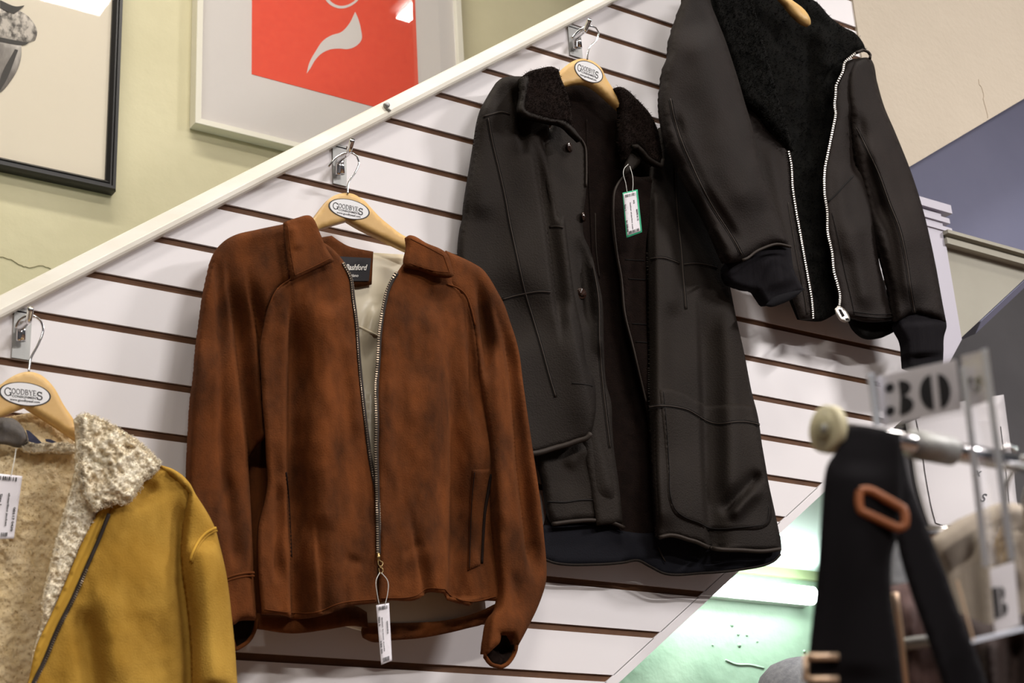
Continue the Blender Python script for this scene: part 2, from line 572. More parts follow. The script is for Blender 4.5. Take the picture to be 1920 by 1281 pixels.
M['fleece_in'] = material('oatmeal_fleece_lining', srgb(232, 214, 178), 0.92, col2=srgb(218, 196, 152), scale=(50, 50, 50), spec=0.1, bump=0.6, bscale=300, bdist=0.002)
M['ribbon'] = material('navy_ribbon', srgb(34, 36, 62), 0.7)
M['grey_felt'] = material('grey_felt', srgb(150, 152, 156), 0.95, col2=srgb(128, 130, 136), scale=(120, 120, 120), bump=0.4, bscale=500)
M['loop'] = material('grey_wool_hang_loop', srgb(110, 104, 98), 0.9, col2=srgb(90, 86, 84), scale=(90, 90, 90), bump=0.4, bscale=500)
M['paper'] = material('white_tag_paper', srgb(226, 222, 228), 0.6)
M['paper_green'] = material('green_edged_paper', srgb(52, 170, 126), 0.6)
M['thread'] = material('white_thread', srgb(224, 224, 220), 0.5)
M['frame_black'] = material('black_lacquer', srgb(30, 28, 27), 0.32, spec=0.5)
M['frame_white'] = material('white_lacquered_frame', srgb(226, 221, 206), 0.32, spec=0.5)
M['mat_cream'] = material('cream_print_paper', srgb(233, 223, 204), 0.8)
M['mat_white'] = material('white_mat_board', srgb(220, 214, 210), 0.8)
M['red'] = material('red_orange_print', srgb(238, 84, 56), 0.7, col2=srgb(232, 76, 50), scale=(60, 60, 60))
M['print_grey'] = material('engraved_grey_print', srgb(92, 88, 84), 0.8, col2=srgb(206, 198, 188), scale=(60, 60, 40), ramp=(0.40, 0.56))
M['print_smooth'] = material('smooth_grey_print', srgb(120, 114, 110), 0.8, col2=srgb(200, 194, 186), scale=(22, 22, 6))
M['print_dark'] = material('dark_grey_print', srgb(74, 72, 70), 0.8)
M['acrylic'] = material('clear_acrylic', (0.97, 0.98, 1.0), 0.03, trans=1.0, ior=1.45)
M['acrylic_glow'] = material('glow_coloured_acrylic_edge', srgb(226, 232, 248), 0.25)  # pale opaque colour stands in for light glowing in the clear edges
M['cream_plastic'] = material('cream_plastic', srgb(214, 206, 172), 0.45)
M['webbing'] = material('black_elastic_webbing', srgb(20, 18, 21), 0.9, spec=0.15, bump=0.2, bscale=900)
M['tan_leather'] = material('tan_leather', srgb(156, 92, 54), 0.5, bump=0.2, bscale=300)
M['pale_metal'] = material('pale_gold_metal', srgb(222, 192, 164), 0.38, 0.6)
M['taupe'] = material('mauve_brown_knit', srgb(92, 70, 68), 0.9, col2=srgb(74, 56, 54), scale=(60, 60, 60))
M['oat'] = material('oatmeal_blouse', srgb(176, 164, 150), 0.8, col2=srgb(160, 148, 136), scale=(30, 30, 30))
M['brown_cloth'] = material('dark_brown_cloth', srgb(46, 32, 28), 0.9)
M['lamp_body'] = material('white_enamel', srgb(235, 235, 232), 0.4)
M['tube'] = material('fluorescent_tube', (1, 1, 1), 0.4, emit=(1.0, 0.97, 0.93), strength=9)
M['tube_cool'] = material('cool_fluorescent_tube', (1, 1, 1), 0.4, emit=(0.90, 1.0, 0.97), strength=14)

for k_ in ('leather', 'leather2', 'leather_seam'):
    M[k_].node_tree.nodes['Principled BSDF'].inputs['Specular Tint'].default_value = (1.0, 0.86, 0.76, 1)

def clear_glass():
    m = bpy.data.materials.new('picture_glass')
    m.use_nodes = True
    nt = m.node_tree
    nt.nodes.clear()
    out = nt.nodes.new('ShaderNodeOutputMaterial')
    mix = nt.nodes.new('ShaderNodeMixShader')
    tr = nt.nodes.new('ShaderNodeBsdfTransparent')
    gl = nt.nodes.new('ShaderNodeBsdfGlossy')
    gl.inputs['Roughness'].default_value = 0.015
    lw = nt.nodes.new('ShaderNodeLayerWeight')
    pw = nt.nodes.new('ShaderNodeMath')
    pw.operation = 'POWER'
    pw.inputs[1].default_value = 5.0
    ma = nt.nodes.new('ShaderNodeMath')
    ma.operation = 'MULTIPLY_ADD'
    ma.inputs[1].default_value = 0.9
    ma.inputs[2].default_value = 0.05
    nt.links.new(lw.outputs['Facing'], pw.inputs[0])
    nt.links.new(pw.outputs[0], ma.inputs[0])
    nt.links.new(ma.outputs[0], mix.inputs[0])
    nt.links.new(tr.outputs[0], mix.inputs[1])
    nt.links.new(gl.outputs[0], mix.inputs[2])
    nt.links.new(mix.outputs[0], out.inputs[0])
    return m
M['glass'] = clear_glass()
M['acrylic'] = M['glass']

def wool(name, col, col2, sc):
    m = material(name, col, 0.95, col2=col2, scale=(sc, sc, sc), spec=0.05)
    nt = m.node_tree
    b = nt.nodes['Principled BSDF']
    src = b.inputs['Base Color'].links[0].from_socket
    tl_ = nt.nodes.new('ShaderNodeBsdfTranslucent')
    df = nt.nodes.new('ShaderNodeBsdfDiffuse')
    nt.links.new(src, tl_.inputs['Color'])
    nt.links.new(src, df.inputs['Color'])
    mx = nt.nodes.new('ShaderNodeMixShader')
    mx.inputs[0].default_value = 0.45
    nt.links.new(df.outputs[0], mx.inputs[1])
    nt.links.new(tl_.outputs[0], mx.inputs[2])
    out = [n for n in nt.nodes if n.type == 'OUTPUT_MATERIAL'][0]
    nt.links.new(mx.outputs[0], out.inputs['Surface'])
    return m
M['curl'] = wool('cream_wool_fibre', (0.95, 0.91, 0.80), (0.92, 0.84, 0.68), 40)
M['curl_in'] = wool('oatmeal_wool_fibre', (0.90, 0.80, 0.60), (0.84, 0.71, 0.48), 50)
# ================================================================== the setting
Z0 = 2.60
GP = 0.0762           # groove spacing
GH = 0.0115           # groove opening

def clip(poly, n, c):
    """keep the side n.p <= c of a 2-D polygon"""
    out = []
    for i in range(len(poly)):
        a, b = poly[i], poly[(i + 1) % len(poly)]
        da, db = a[0] * n[0] + a[1] * n[1] - c, b[0] * n[0] + b[1] * n[1] - c
        if da <= 0:
            out.append(a)
        if (da < 0 < db) or (db < 0 < da):
            t = da / (da - db)
            out.append((a[0] + t * (b[0] - a[0]), a[1] + t * (b[1] - a[1])))
    return out

TOPS, TOPC = 0.762, Z0 - 0.171 - 0.762 * 0.586          # z = TOPS*x + TOPC, line of the stair cap
BOTS, BOTC = 0.7315, Z0 - 0.622 - 0.7315 * 1.601        # lower edge of the panel
XL, XR = 0.10, 2.392

def band(x0, x1, z0, z1, bot=0.0):
    p = [(x0, z0), (x1, z0), (x1, z1), (x0, z1)]
    p = clip(p, (-TOPS, 1.0), TOPC + 0.012)
    if len(p) >= 3:
        p = clip(p, (BOTS, -1.0), -(BOTC + bot))
    return p

def wall_poly(name, poly_xz, y, thick, mat, parent=None, **k):
    pts = [(x, y, z) for x, z in poly_xz]
    return MB().prism(pts, (0, thick, 0)).build(name, mat, parent, **k)

wf = wall_poly('wall_front', band(XL, XR, 0.5, 4.6), 0.0035, 0.092, M['core'], kind='structure')
for k in range(-14, 22):
    zt = Z0 - k * GP - GH
    zb = Z0 - (k + 1) * GP
    p = band(XL, XR, zb, zt, 0.018)
    if len(p) < 3:
        continue
    xs = [q[0] for q in p]
    if max(xs) - min(xs) < 0.01:
        continue
    wall_poly('slat', p, 0.0, 0.0036, M['laminate'], wf)

def diag_bar(name, pa, pb, prof, mat, **k):
    """bar along pa->pb in the wall plane; profile points (offset across in z', y)"""
    a, b = np.array(pa, float), np.array(pb, float)
    t = (b - a) / np.linalg.norm(b - a)
    nrm = np.array([-t[2], 0, t[0]])
    m = len(prof)
    v = [a + nrm * u + np.array([0, y, 0]) for u, y in prof] + [b + nrm * u + np.array([0, y, 0]) for u, y in prof]
    f = [list(range(m))[::-1], list(range(m, 2 * m))] + [(i, (i + 1) % m, m + (i + 1) % m, m + i) for i in range(m)]
    return fix_normals(mesh(name, v, f, mat, **k))

# white cap rail along the stair, and the plain edge strip under the panel
a = P((0, 596), 0.02)[0]
b = P((1155, 0), 0.02)[0]
dv = (b - a) / (b[0] - a[0])
ca = a + dv * (XL - a[0])
cb = a + dv * (2.9 - a[0])
ca[1] = cb[1] = 0
cap = diag_bar('trim_1', ca, cb, [(0.0, -0.020), (0.003, -0.022), (0.009, -0.0225), (0.011, -0.0195), (0.027, -0.011), (0.030, -0.004), (0.030, 0.11), (0.0, 0.11)], M['cap'], kind='structure')
for px in ((726, 197),):
    s = P(px, 0.0215)[0]
    MB().tube([s + np.array([0, 0.004, 0]), s + np.array([0, -0.002, 0.0])], [0.006, 0.0045], 10).tube([s + np.array([0.001, 0.002, -0.004]), s + np.array([0.003, -0.004, -0.012])], [0.003, 0.002], 8).build('screw_head', M['steel'], cap, True)
ea = np.array([0.9, 0, BOTS * 0.9 + BOTC])
eb = np.array([XR, 0, BOTS * XR + BOTC])
diag_bar('trim_2', ea, eb, [(0.0, 0.0), (0.0, 0.0), (0.0155, 0.0), (0.0155, 0.0036), (0.0, 0.0036)], M['laminate'], kind='structure')
# thin vertical edge bead at the right end of the panel
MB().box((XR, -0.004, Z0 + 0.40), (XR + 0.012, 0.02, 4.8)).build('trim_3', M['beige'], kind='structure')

# far wall across the stairs
YB = 0.95
wb = MB().box((-1.5, YB, 0), (XR + 0.02, YB + 0.1, 5.4)).build('wall_back', M['plaster'], kind='structure')
# hairline cracks in the old plaster
def crack(pts, d, mat, parent, r=0.0011):
    ln = curve(pts, 5)
    ln = ln + RNG.normal(size=ln.shape) * 0.8
    return MB().tube(P(ln, d), r, 4).build('crack', mat, parent)
M['crack'] = material('dusty_crack', srgb(150, 142, 112), 0.9)
crack([(0, 481), (20, 488), (40, 498), (58, 503), (75, 498), (95, 504)], -YB + 0.0004, M['crack'], wb)

# upper wall right of the panel, its lower edge follows the next flight of stairs
p0 = P((1710, 310), 0)[0]
p1 = P((1920, 185), 0)[0]
sl = (p1[2] - p0[2]) / (p1[0] - p0[0])
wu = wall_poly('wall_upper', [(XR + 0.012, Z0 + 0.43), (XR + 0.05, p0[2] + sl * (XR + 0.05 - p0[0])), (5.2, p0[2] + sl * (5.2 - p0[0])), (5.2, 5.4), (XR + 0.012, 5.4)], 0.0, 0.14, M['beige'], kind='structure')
M['crack2'] = material('plaster_crack', srgb(178, 160, 140), 0.9)
crack([(1834, 150), (1842, 172), (1846, 195), (1852, 221)], 0.0003, M['crack2'], wu, 0.0008)
# painted post with its small capital
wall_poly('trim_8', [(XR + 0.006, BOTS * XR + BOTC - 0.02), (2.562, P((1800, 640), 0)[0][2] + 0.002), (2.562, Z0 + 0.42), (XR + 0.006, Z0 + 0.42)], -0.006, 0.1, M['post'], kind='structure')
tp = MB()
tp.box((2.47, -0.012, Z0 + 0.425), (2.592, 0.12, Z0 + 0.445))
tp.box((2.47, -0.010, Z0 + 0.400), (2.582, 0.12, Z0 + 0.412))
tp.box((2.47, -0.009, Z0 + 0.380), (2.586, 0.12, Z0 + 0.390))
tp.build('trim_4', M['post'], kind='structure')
# grey-beige wall under the cornice, cut along the stair line
q0 = P((1800, 637), 0)[0]
q1 = P((1920, 525), 0)[0]
s2 = (q1[2] - q0[2]) / (q1[0] - q0[0])
ctop = P((1770, 440), 0)[0][2]
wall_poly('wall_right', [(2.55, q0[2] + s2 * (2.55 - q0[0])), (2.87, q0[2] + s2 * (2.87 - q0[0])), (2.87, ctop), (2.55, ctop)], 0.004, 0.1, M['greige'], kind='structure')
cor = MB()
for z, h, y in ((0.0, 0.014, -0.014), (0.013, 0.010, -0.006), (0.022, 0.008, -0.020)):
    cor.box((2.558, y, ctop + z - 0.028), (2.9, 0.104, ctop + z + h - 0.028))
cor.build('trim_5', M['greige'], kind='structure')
# narrow painted strip under that wall, then shaded rooms beyond
da = np.array([2.64, 0, q0[2] + s2 * (2.64 - q0[0])])
db = np.array([2.95, 0, q0[2] + s2 * (2.95 - q0[0])])
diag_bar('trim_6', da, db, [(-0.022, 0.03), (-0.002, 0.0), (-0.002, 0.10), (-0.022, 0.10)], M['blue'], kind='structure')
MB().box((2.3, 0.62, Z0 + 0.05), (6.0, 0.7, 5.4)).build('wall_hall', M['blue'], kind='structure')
MB().box((2.66, 0.42, 0.0), (6.0, 0.5, Z0 + 0.62)).build('wall_dark', M['charcoal'], kind='structure')

# alcove under the stairs: mint wall, pale ceiling, olive crown strip and its own lamp
YA = 0.80
zc = P((1430, 1064), -YA)[0][2]
wa = MB().box((0.6, YA, 0), (3.5, YA + 0.08, zc)).build('wall_alcove', M['mint'], kind='structure')
ac = MB()
seamy = None
for yy in np.linspace(0.12, 0.79, 60):
    z_here = P((1500, 1005), -yy)[0][2]
    if z_here >= zc:
        seamy = yy
        break
seamy = seamy or 0.5
MB().box((0.6, seamy + 0.003, zc), (3.5, YA + 0.08, zc + 0.03)).build('ceiling_alcove', M['mint_top'], kind='structure')
MB().prism([(0.6, 0.10, zc - 0.002), (2.34, 0.10, zc - 0.002), (2.655, seamy - 0.003, zc - 0.002), (0.6, seamy - 0.003, zc - 0.002)], (0, 0, 0.03)).build('ceiling_panel', M['mint_top'], kind='structure')
sx0, sx1 = 0.9, 2.45
MB().prism([(sx0, 0.0958, BOTS * sx0 + BOTC), (sx1, 0.0958, BOTS * sx1 + BOTC), (sx1, 0.0958, BOTS * sx1 + BOTC + .04), (sx0, 0.0958, BOTS * sx0 + BOTC + .04)], (0, 0.70, 0)).build('ceiling_stair', M['mint_top'], kind='structure')
MB().box((0.6, YA - 0.016, zc - 0.022), (3.5, YA, zc)).build('trim_7', M['olive'], kind='structure')
# paint runs and blisters on the mint wall
for i, (x, y, r) in enumerate([(1372, 1172, .006), (1384, 1190, .004), (1400, 1191, .004), (1386, 1210, .006), (1336, 1210, .003), (1508, 1222, .005), (1420, 1203, .003)]):
    c = P((x, y), -YA)[0]
    MB().tube([c + np.array([0, .002, 0]), c + np.array([0, -.002, 0]), c + np.array([0, -.0035, 0])], [r, r * .8, r * .2], 10).build('paint_blister', M['mint'], wa, True)
MB().tube(P(curve([(1360, 1238), (1380, 1246), (1405, 1247), (1432, 1253)], 4), -YA), 0.0025, 8).build('paint_run', M['mint'], wa, True)

# floor and ceiling of the shop
MB().box((-5, -7, -0.1), (8, 1.1, 0)).build('floor', M['floor'], kind='structure')
MB().box((-5, -7, 5.4), (8, 1.1, 5.5)).build('ceiling', M['room_ceiling'], kind='structure')

# ------------------------------------------------------------------ lamps
LL = ['long fluorescent strip light on the ceiling far right of the slat wall', 'long fluorescent strip light on the ceiling far behind the camera left',
      'slim fluorescent strip light reflected in the red print glass', 'broad ceiling light reflected in the black framed print glass', 'crosswise fluorescent strip light at the far right of the shop', 'unseen strip light added above the stairs to brighten the far wall']
for i, (x, y, z, ln, wdt, watt, col) in enumerate(LAMPS):
    t = thing('ceiling_light', LL[i], 'ceiling light', (x, y, z), 'fluorescent ceiling lights')
    MB().box((x - ln / 2 - .03, y - wdt / 2 - .02, z + 0.03), (x + ln / 2 + .03, y + wdt / 2 + .02, z + 0.08)).build('housing', M['lamp_body'], t)
    for xx in (-0.35, 0.35):
        MB().tube([(x + xx * ln, y, z + .08), (x + xx * ln, y, 5.4)], 0.006, 8).build('hanger_rod', M['steel'], t)
    for s in (-0.28, 0.28):
        MB().tube([(x - ln / 2, y + s * wdt, z + .012), (x + ln / 2, y + s * wdt, z + .012)] if ln > wdt else [(x + s * ln, y - wdt / 2, z + .012), (x + s * ln, y + wdt / 2, z + .012)], 0.013, 10).build('tube', M['tube'], t, True)
    ld = bpy.data.lights.new('strip_glow', 'AREA')
    ld.shape = 'RECTANGLE'
    ld.size = ln
    ld.size_y = wdt
    ld.energy = watt
    ld.color = col
    lo = bpy.data.objects.new('strip_glow', ld)
    COL.objects.link(lo)
    lo.parent = t
    lo.location = (0, 0, -0.004)
# alcove lamp
lx, lz = P((1440, 1108), -(YA - 0.05))[0][[0, 2]]
t = thing('wall_light', 'bright cool fluorescent light on the mint wall under the stairs', 'wall light', (lx, YA - 0.05, lz))
MB().box((lx - .40, YA - .030, lz - .020), (lx + .155, YA - .001, lz + .020)).build('housing', M['lamp_body'], t)
MB().tube([(lx - .40, YA - .045, lz), (lx + .150, YA - .045, lz), (lx + .16, YA - .045, lz)], [0.022, 0.022, 0.014], 16).build('diffuser', M['tube_cool'], t, True)
ld = bpy.data.lights.new('tube_glow', 'AREA')
ld.shape = 'RECTANGLE'
ld.size = 0.55
ld.size_y = 0.03
ld.energy = 2.0
ld.color = (0.90, 1.0, 0.96)
lo = bpy.data.objects.new('tube_glow', ld)
COL.objects.link(lo)
lo.parent = t
lo.location = (-0.12, -0.03, 0)
lo.rotation_euler = (math.radians(10), 0, 0)
l2 = bpy.data.objects.new('tube_glow', ld.copy())
l2.data.energy = 2.0
COL.objects.link(l2)
l2.parent = t
l2.location = (-0.12, -0.025, 0.0)
l2.rotation_euler = (math.radians(-112), 0, 0)

# ------------------------------------------------------------------ framed prints on the far wall
def frame_piece(name, quads, y0, y1, mat, parent):
    mb = MB()
    for q in quads:
        mb.prism(q, (0, y1 - y0, 0))
    return mb.build(name, mat, parent)

def picture(name, label, X0, X1, Zb, Zt, w, depth, fmat, mmat):
    """frame of four mitred mouldings, backing paper and glass, hanging on the far wall"""
    yf = YB - depth
    t = thing(name, label, 'picture', ((X0 + X1) / 2, YB, Zb))
    cs = [(X0, Zb), (X1, Zb), (X1, Zt), (X0, Zt)]
    ci = [(X0 + w, Zb + w), (X1 - w, Zb + w), (X1 - w, Zt - w), (X0 + w, Zt - w)]
    for i in range(4):
        j = (i + 1) % 4
        oa, ob, ia, ib = np.array(cs[i]), np.array(cs[j]), np.array(ci[i]), np.array(ci[j])
        prof = [(0, YB - 0.001), (0, yf + .006), (.12, yf), (.40, yf), (.48, yf + .004), (.62, yf + .004), (.70, yf + .001), (1, yf + .008), (1, YB - 0.001)] if fmat is M['frame_black'] else [(0, YB - .001), (0, yf + .001), (.06, yf), (.86, yf + .001), (1, yf + .010), (1, YB - .001)]
        m = len(prof)
        v = [(oa[0] + (ia[0] - oa[0]) * u, y, oa[1] + (ia[1] - oa[1]) * u) for u, y in prof] + [(ob[0] + (ib[0] - ob[0]) * u, y, ob[1] + (ib[1] - ob[1]) * u) for u, y in prof]
        f = [list(range(m))[::-1], list(range(m, 2 * m))] + [(k, (k + 1) % m, m + (k + 1) % m, m + k) for k in range(m)]
        fix_normals(mesh('frame_rail', v, f, fmat, t))
    yp = yf + 0.014
    bk = MB().box((X0 + w * .6, yp, Zb + w * .6), (X1 - w * .6, yp + .003, Zt - w * .6)).build('print_paper', mmat, t)
    MB().box((X0 + w * .8, yp - .0045, Zb + w * .8), (X1 - w * .8, yp - .003, Zt - w * .8)).build('glass_pane', M['glass'], t)
    return t, bk, yp

# black framed print: lower right corner in view
dF = -(YB - 0.030)
c = P((219, 357), dF)[0]
tb, bkb, ypb = picture('framed_print', 'black framed grey drawing on cream paper at far left', c[0] - 0.62, c[0], c[2], c[2] + 0.80, 0.0225, 0.030, M['frame_black'], M['mat_cream'])
d1 = -(ypb - 0.0006)
cloth('drawing', [(-100, 22), (-68, 16), (-20, 10), (8, 16), (40, 22), (58, 36), (70, 60), (66, 76), (48, 82), (20, 80), (0, 76), (-30, 68), (-60, 62), (-100, 58), (-126, 52), (-120, 34)], field(d1), M['print_grey'], tb, res=9, thick=0.0003, edge=0, dmin=-9)
cloth('drawing', [(-108, 60), (-60, 66), (0, 76), (22, 80), (40, 83), (40, 105), (33, 130), (20, 152), (0, 174), (-30, 182), (-64, 170), (-90, 140), (-104, 100)], field(d1 + 0.0004), M['print_smooth'], tb, res=9, thick=0.0003, edge=0, dmin=-9)
for pl in (curve([(-110, 54), (-60, 60), (0, 70), (30, 76), (54, 80), (48, 84), (20, 82), (0, 78), (-60, 68), (-108, 60)], 5, True), curve([(0, 0), (30, 12), (46, 10), (40, 16), (26, 26), (10, 20), (0, 14)], 4, True), curve([(28, 92), (34, 94), (12, 150), (0, 170), (0, 150)], 5, True)):
    flat('drawing', [pl], d1 + 0.0009, M['print_dark'], tb)

# red print in a white frame
cl = P((366, 230), -(YB - 0.032))[0]
cr_ = P((868, 60), -(YB - 0.032))[0]
tr, bkr, ypr = picture('framed_print', 'white framed red print with pale brush curve above the stair rail', cl[0], cr_[0], cl[2], cl[2] + 0.80, 0.017, 0.032, M['frame_white'], M['mat_white'])
d2 = -(ypr - 0.0006)
ra = P((472, 139), d2)[0]
rb = P((784, 150), d2)[0]
MB().box((ra[0], ypr - .0008, ra[2]), (rb[0], ypr, ra[2] + 0.5)).build('red_field', M['red'], tr)
flat('brush_shape', [curve([(575, 138), (580, 118), (592, 96), (606, 76), (622, 66), (640, 60), (655, 44), (666, 22), (672, 36), (677, 56), (678, 74), (668, 86), (652, 92), (636, 91), (618, 93), (602, 101), (590, 114), (582, 128)], 4, True, 60)], d2 + 0.0006, M['mat_white'], tr)
rib = [(604, -14), (612, 2), (624, 12), (640, 16), (656, 12), (672, 0), (680, -14)]
inn = [(676, -16), (666, 0), (654, 8), (640, 11), (628, 8), (618, 0), (611, -14)]
flat('brush_shape', [np.vstack([curve(rib, 4), curve(inn, 4)])], d2 + 0.0006, M['mat_white'], tr)
# ================================================================== hangers and wall hooks
def wall_hook(label, plate, arm, tip):
    """zinc slat-wall plate with a bent chrome prong; positions traced in the photo, depth from the wall"""
    c = P(plate, 0.0)
    t = thing('wall_hook', label, 'hook', (c[:, 0].mean(), 0, c[:, 2].min()), 'hooks on the slat wall')
    x0, x1 = c[[0, 3], 0].mean(), c[[1, 2], 0].mean()
    z0, z1 = c[2:, 2].mean(), c[:2, 2].mean()
    mb = MB().box((x0, -0.0035, z0), (x1, -0.0005, z1)).box((x0, -0.0035, z1 - 0.002), (x1, 0.003, z1 + 0.004))
    mb.build('plate', M['steel'], t)
    MB().tube(curve([P(q[:2], q[2])[0] for q in arm], 0.004), 0.0042, 12).build('prong', M['chrome'], t, True)
    s = P(arm[0][:2], 0.0)[0]
    MB().tube([s + np.array([0, -0.002, 0.024]), s + np.array([0, -0.012, 0.022]), s + np.array([0, -0.013, -0.004])], 0.005, 12).build('bracket', M['chrome'], t, True)
    return t

wall_hook('zinc slat wall hook above mustard jacket, lowest of three', [(25, 588), (59, 584), (54, 677), (21, 672)], [(36, 640, .012), (37, 615, .016), (44, 612, .045), (54, 602, .085), (58, 577, .10)], None)
wall_hook('zinc slat wall hook above rust brown jacket, middle of three', [(623, 275), (648, 279), (648, 351), (622, 345)], [(634, 328, .012), (635, 303, .016), (640, 297, .04), (654, 284, .08), (661, 262, .10)], None)
wall_hook('zinc slat wall hook above long black coat, topmost of three', [(1063, 50), (1088, 57), (1089, 110), (1067, 105)], [(1079, 92, .012), (1079, 72, .016), (1084, 68, .04), (1097, 57, .08), (1106, 36, .10)], None)

def hanger(label, outline, hook, sticker, d=0.074):
    pts = P(outline, d)
    t = thing('wooden_hanger', label, 'hanger', (pts[:, 0].mean(), -d, pts[:, 2].min()), 'pale wooden hangers with oval stickers')
    fn = field(d)
    cloth('hanger_body', outline, fn, M['wood'], t, res=6, thick=0.012, edge=0.003, ew=5)
    if hook:
        MB().tube(curve([P(q[:2], q[2])[0] for q in hook], 0.003), 0.0016, 10).build('hanger_hook', M['chrome'], t, True)
    if sticker:
        (cx, cy), (a, b), ang, sh = sticker
        ca, sa = math.cos(math.radians(ang)), math.sin(math.radians(ang))
        ux, uy = np.array([ca, sa]), np.array([-sh, 1.0])
        def ell(k):
            return [np.array([cx, cy]) + ux * a * k * math.cos(w) + uy * b * k * math.sin(w) for w in np.linspace(0, 2 * math.pi, 40, endpoint=False)]
        rim = flat('sticker_border', [ell(1.0)], d + 0.0008, M['ink'], t)
        st = flat('sticker', [ell(0.935)], d + 0.0011, M['sticker'], t)
        D = d + 0.0014
        C = np.array([cx, cy])
        mb = MB()
        def put(polys):
            for pl in polys:
                mb.prism(P(np.asarray(pl), np.full(len(pl), D)), (0, 0.0003, 0))
        # main name in serif capitals, first and last letters larger
        x = -0.80
        adv = {'G': .235, 'O': .155, 'D': .150, 'B': .135, 'Y': .140, 'E': .125, 'S': .2}
        for i, ch in enumerate('GOODBYES'):
            big = i in (0, 7)
            w, strokes = SERIF[ch]
            hgt = 0.70 if big else 0.46
            wid = (0.27 if ch == 'G' else 0.235) if big else adv[ch] * 1.04
            base = 0.10 if i == 0 else (0.30 if i == 7 else -0.06)
            base = {0: 0.30, 7: 0.38}.get(i, 0.08)
            for pl, sw in strokes:
                for qd in stroke_quads(pl, sw * 1.15):
                    put([[C + ux * a * (x + q[0] / w * wid) + uy * b * (base - q[1] * hgt) for q in qd]])
            x += wid + 0.012
        for txt, x0, wdt, base, hgt in (('CONSIGNMENT', -0.50, 1.0, 0.36, 0.20), ('www.goodbyessf.com', -0.58, 1.15, 0.66, 0.20)):
            put(place(font_polys(txt, 0.0, 0.012), C + ux * a * x0 + uy * b * base, ux * a, -uy * b * hgt / 0.72, wdt))
        mb.build('sticker_print', M['ink'], st, kind='stuff')
    return t

hanger('wooden hanger holding the mustard jacket, lowest and leftmost', [(-60, 800), (-30, 745), (0, 722), (25, 705), (40, 699), (54, 697), (66, 699), (78, 704), (100, 725), (120, 760), (137, 785), (151, 808), (190, 845), (190, 860), (151, 828), (120, 806), (50, 761), (0, 781), (-60, 815)],
       [(54, 699, .074), (55, 688, .074), (58, 672, .074), (72, 645, .074), (81, 617, .075), (76, 602, .076), (66, 594, .078), (52, 592, .076), (36, 601, .07), (29, 615, .064)],
       ((47, 739), (49, 22), 6, 0.0), 0.10)
hanger('wooden hanger holding the rust brown jacket, second from left', [(556, 446), (574, 424), (590, 407), (599, 395), (609, 382), (618, 372), (634, 364), (652, 362), (663, 364), (674, 370), (684, 377), (696, 390), (712, 407), (731, 423), (749, 437), (765, 446), (786, 457), (784, 476), (762, 467), (749, 461), (712, 443), (674, 424), (654, 412), (627, 420), (597, 430), (560, 456)],
       [(652, 364, .074), (652, 352, .074), (654, 342, .074), (668, 320, .074), (673, 305, .075), (669, 293, .076), (659, 287, .079), (645, 288, .076), (630, 296, .07), (618, 310, .064), (616, 313, .062)],
       ((654.7, 392), (39.4, 18.2), 11, 0.06))
hanger('wooden hanger holding the long black coat, third from left', [(1010, 178), (1052, 132), (1070, 117), (1090, 110), (1110, 114), (1127, 127), (1137, 147), (1150, 167), (1165, 190), (1195, 222), (1190, 235), (1165, 205), (1145, 187), (1120, 165), (1100, 155), (1061, 160), (1015, 192)],
       [(1101, 112, .074), (1102, 100, .074), (1106, 88, .074), (1118, 76, .074), (1123, 62, .075), (1117, 52, .076), (1106, 49, .079), (1093, 52, .076), (1080, 62, .07), (1072, 72, .064)],
       ((1104, 134.5), (28.5, 18.5), 20, 0.08), 0.072)
hanger('wooden hanger tip inside the black shearling jacket, topmost and rightmost', [(1400, -60), (1430, -50), (1462, -16), (1485, 0), (1510, 20), (1520, 38), (1520, 46), (1508, 41), (1490, 25), (1468, -2), (1440, -26), (1400, -40)], None, None, 0.118)

# ================================================================== rust brown suede jacket
BR = M['brown']
tj = thing('suede_jacket', 'rust brown suede zip jacket with cream satin lining', 'jacket', P((700, 1190), 0.08)[0])
back = field([(700, 480, .045), (700, 800, .036), (560, 1160, .050), (800, 1160, .055), (500, 700, .03), (900, 700, .03)], [([(712, 560), (700, 610), (690, 660)], 0.008, 14, 10), ([(700, 700), (695, 900)], .006, 10, 14)])
cloth('back_panel', [(560, 470), (700, 480), (820, 500), (850, 560), (856, 700), (880, 900), (900, 1100), (890, 1130), (700, 1165), (480, 1150), (440, 1100), (420, 900), (420, 700), (440, 560)], field(.022), BR, tj, res=14, thick=0.004)
cloth('lining', [(600, 468), (650, 474), (700, 474), (732, 476), (765, 479), (810, 500), (840, 560), (855, 700), (890, 900), (912, 1158), (880, 1170), (765, 1182), (690, 1184), (620, 1168), (500, 1165), (505, 900), (510, 700), (540, 560)], back, M['satin'], tj, res=10, thick=0.003)
seam('lining_seam', [(655, 606), (680, 616), (712, 632), (730, 640)], back, M['satin'], tj, 0.0018)
bh = field([(480, 1170, .062), (690, 1180, .060), (930, 1150, .070)])
cloth('back_hem', [(684, 1168), (765, 1168), (830, 1164), (877, 1154), (905, 1144), (938, 1128), (937, 1146), (912, 1168), (877, 1178), (840, 1187), (790, 1196), (740, 1200), (700, 1203), (683, 1195), (680, 1184)], bh, BR, tj, thick=0.005)
cloth('back_hem', [(480, 1150), (550, 1150), (620, 1142), (665, 1136), (688, 1148), (690, 1176), (662, 1173), (615, 1180), (552, 1187), (480, 1178)], field([(480, 1170, .066), (690, 1160, .074)], [([(640, 1160), (690, 1158)], .004, 14, 14)]), BR, tj, thick=0.005)
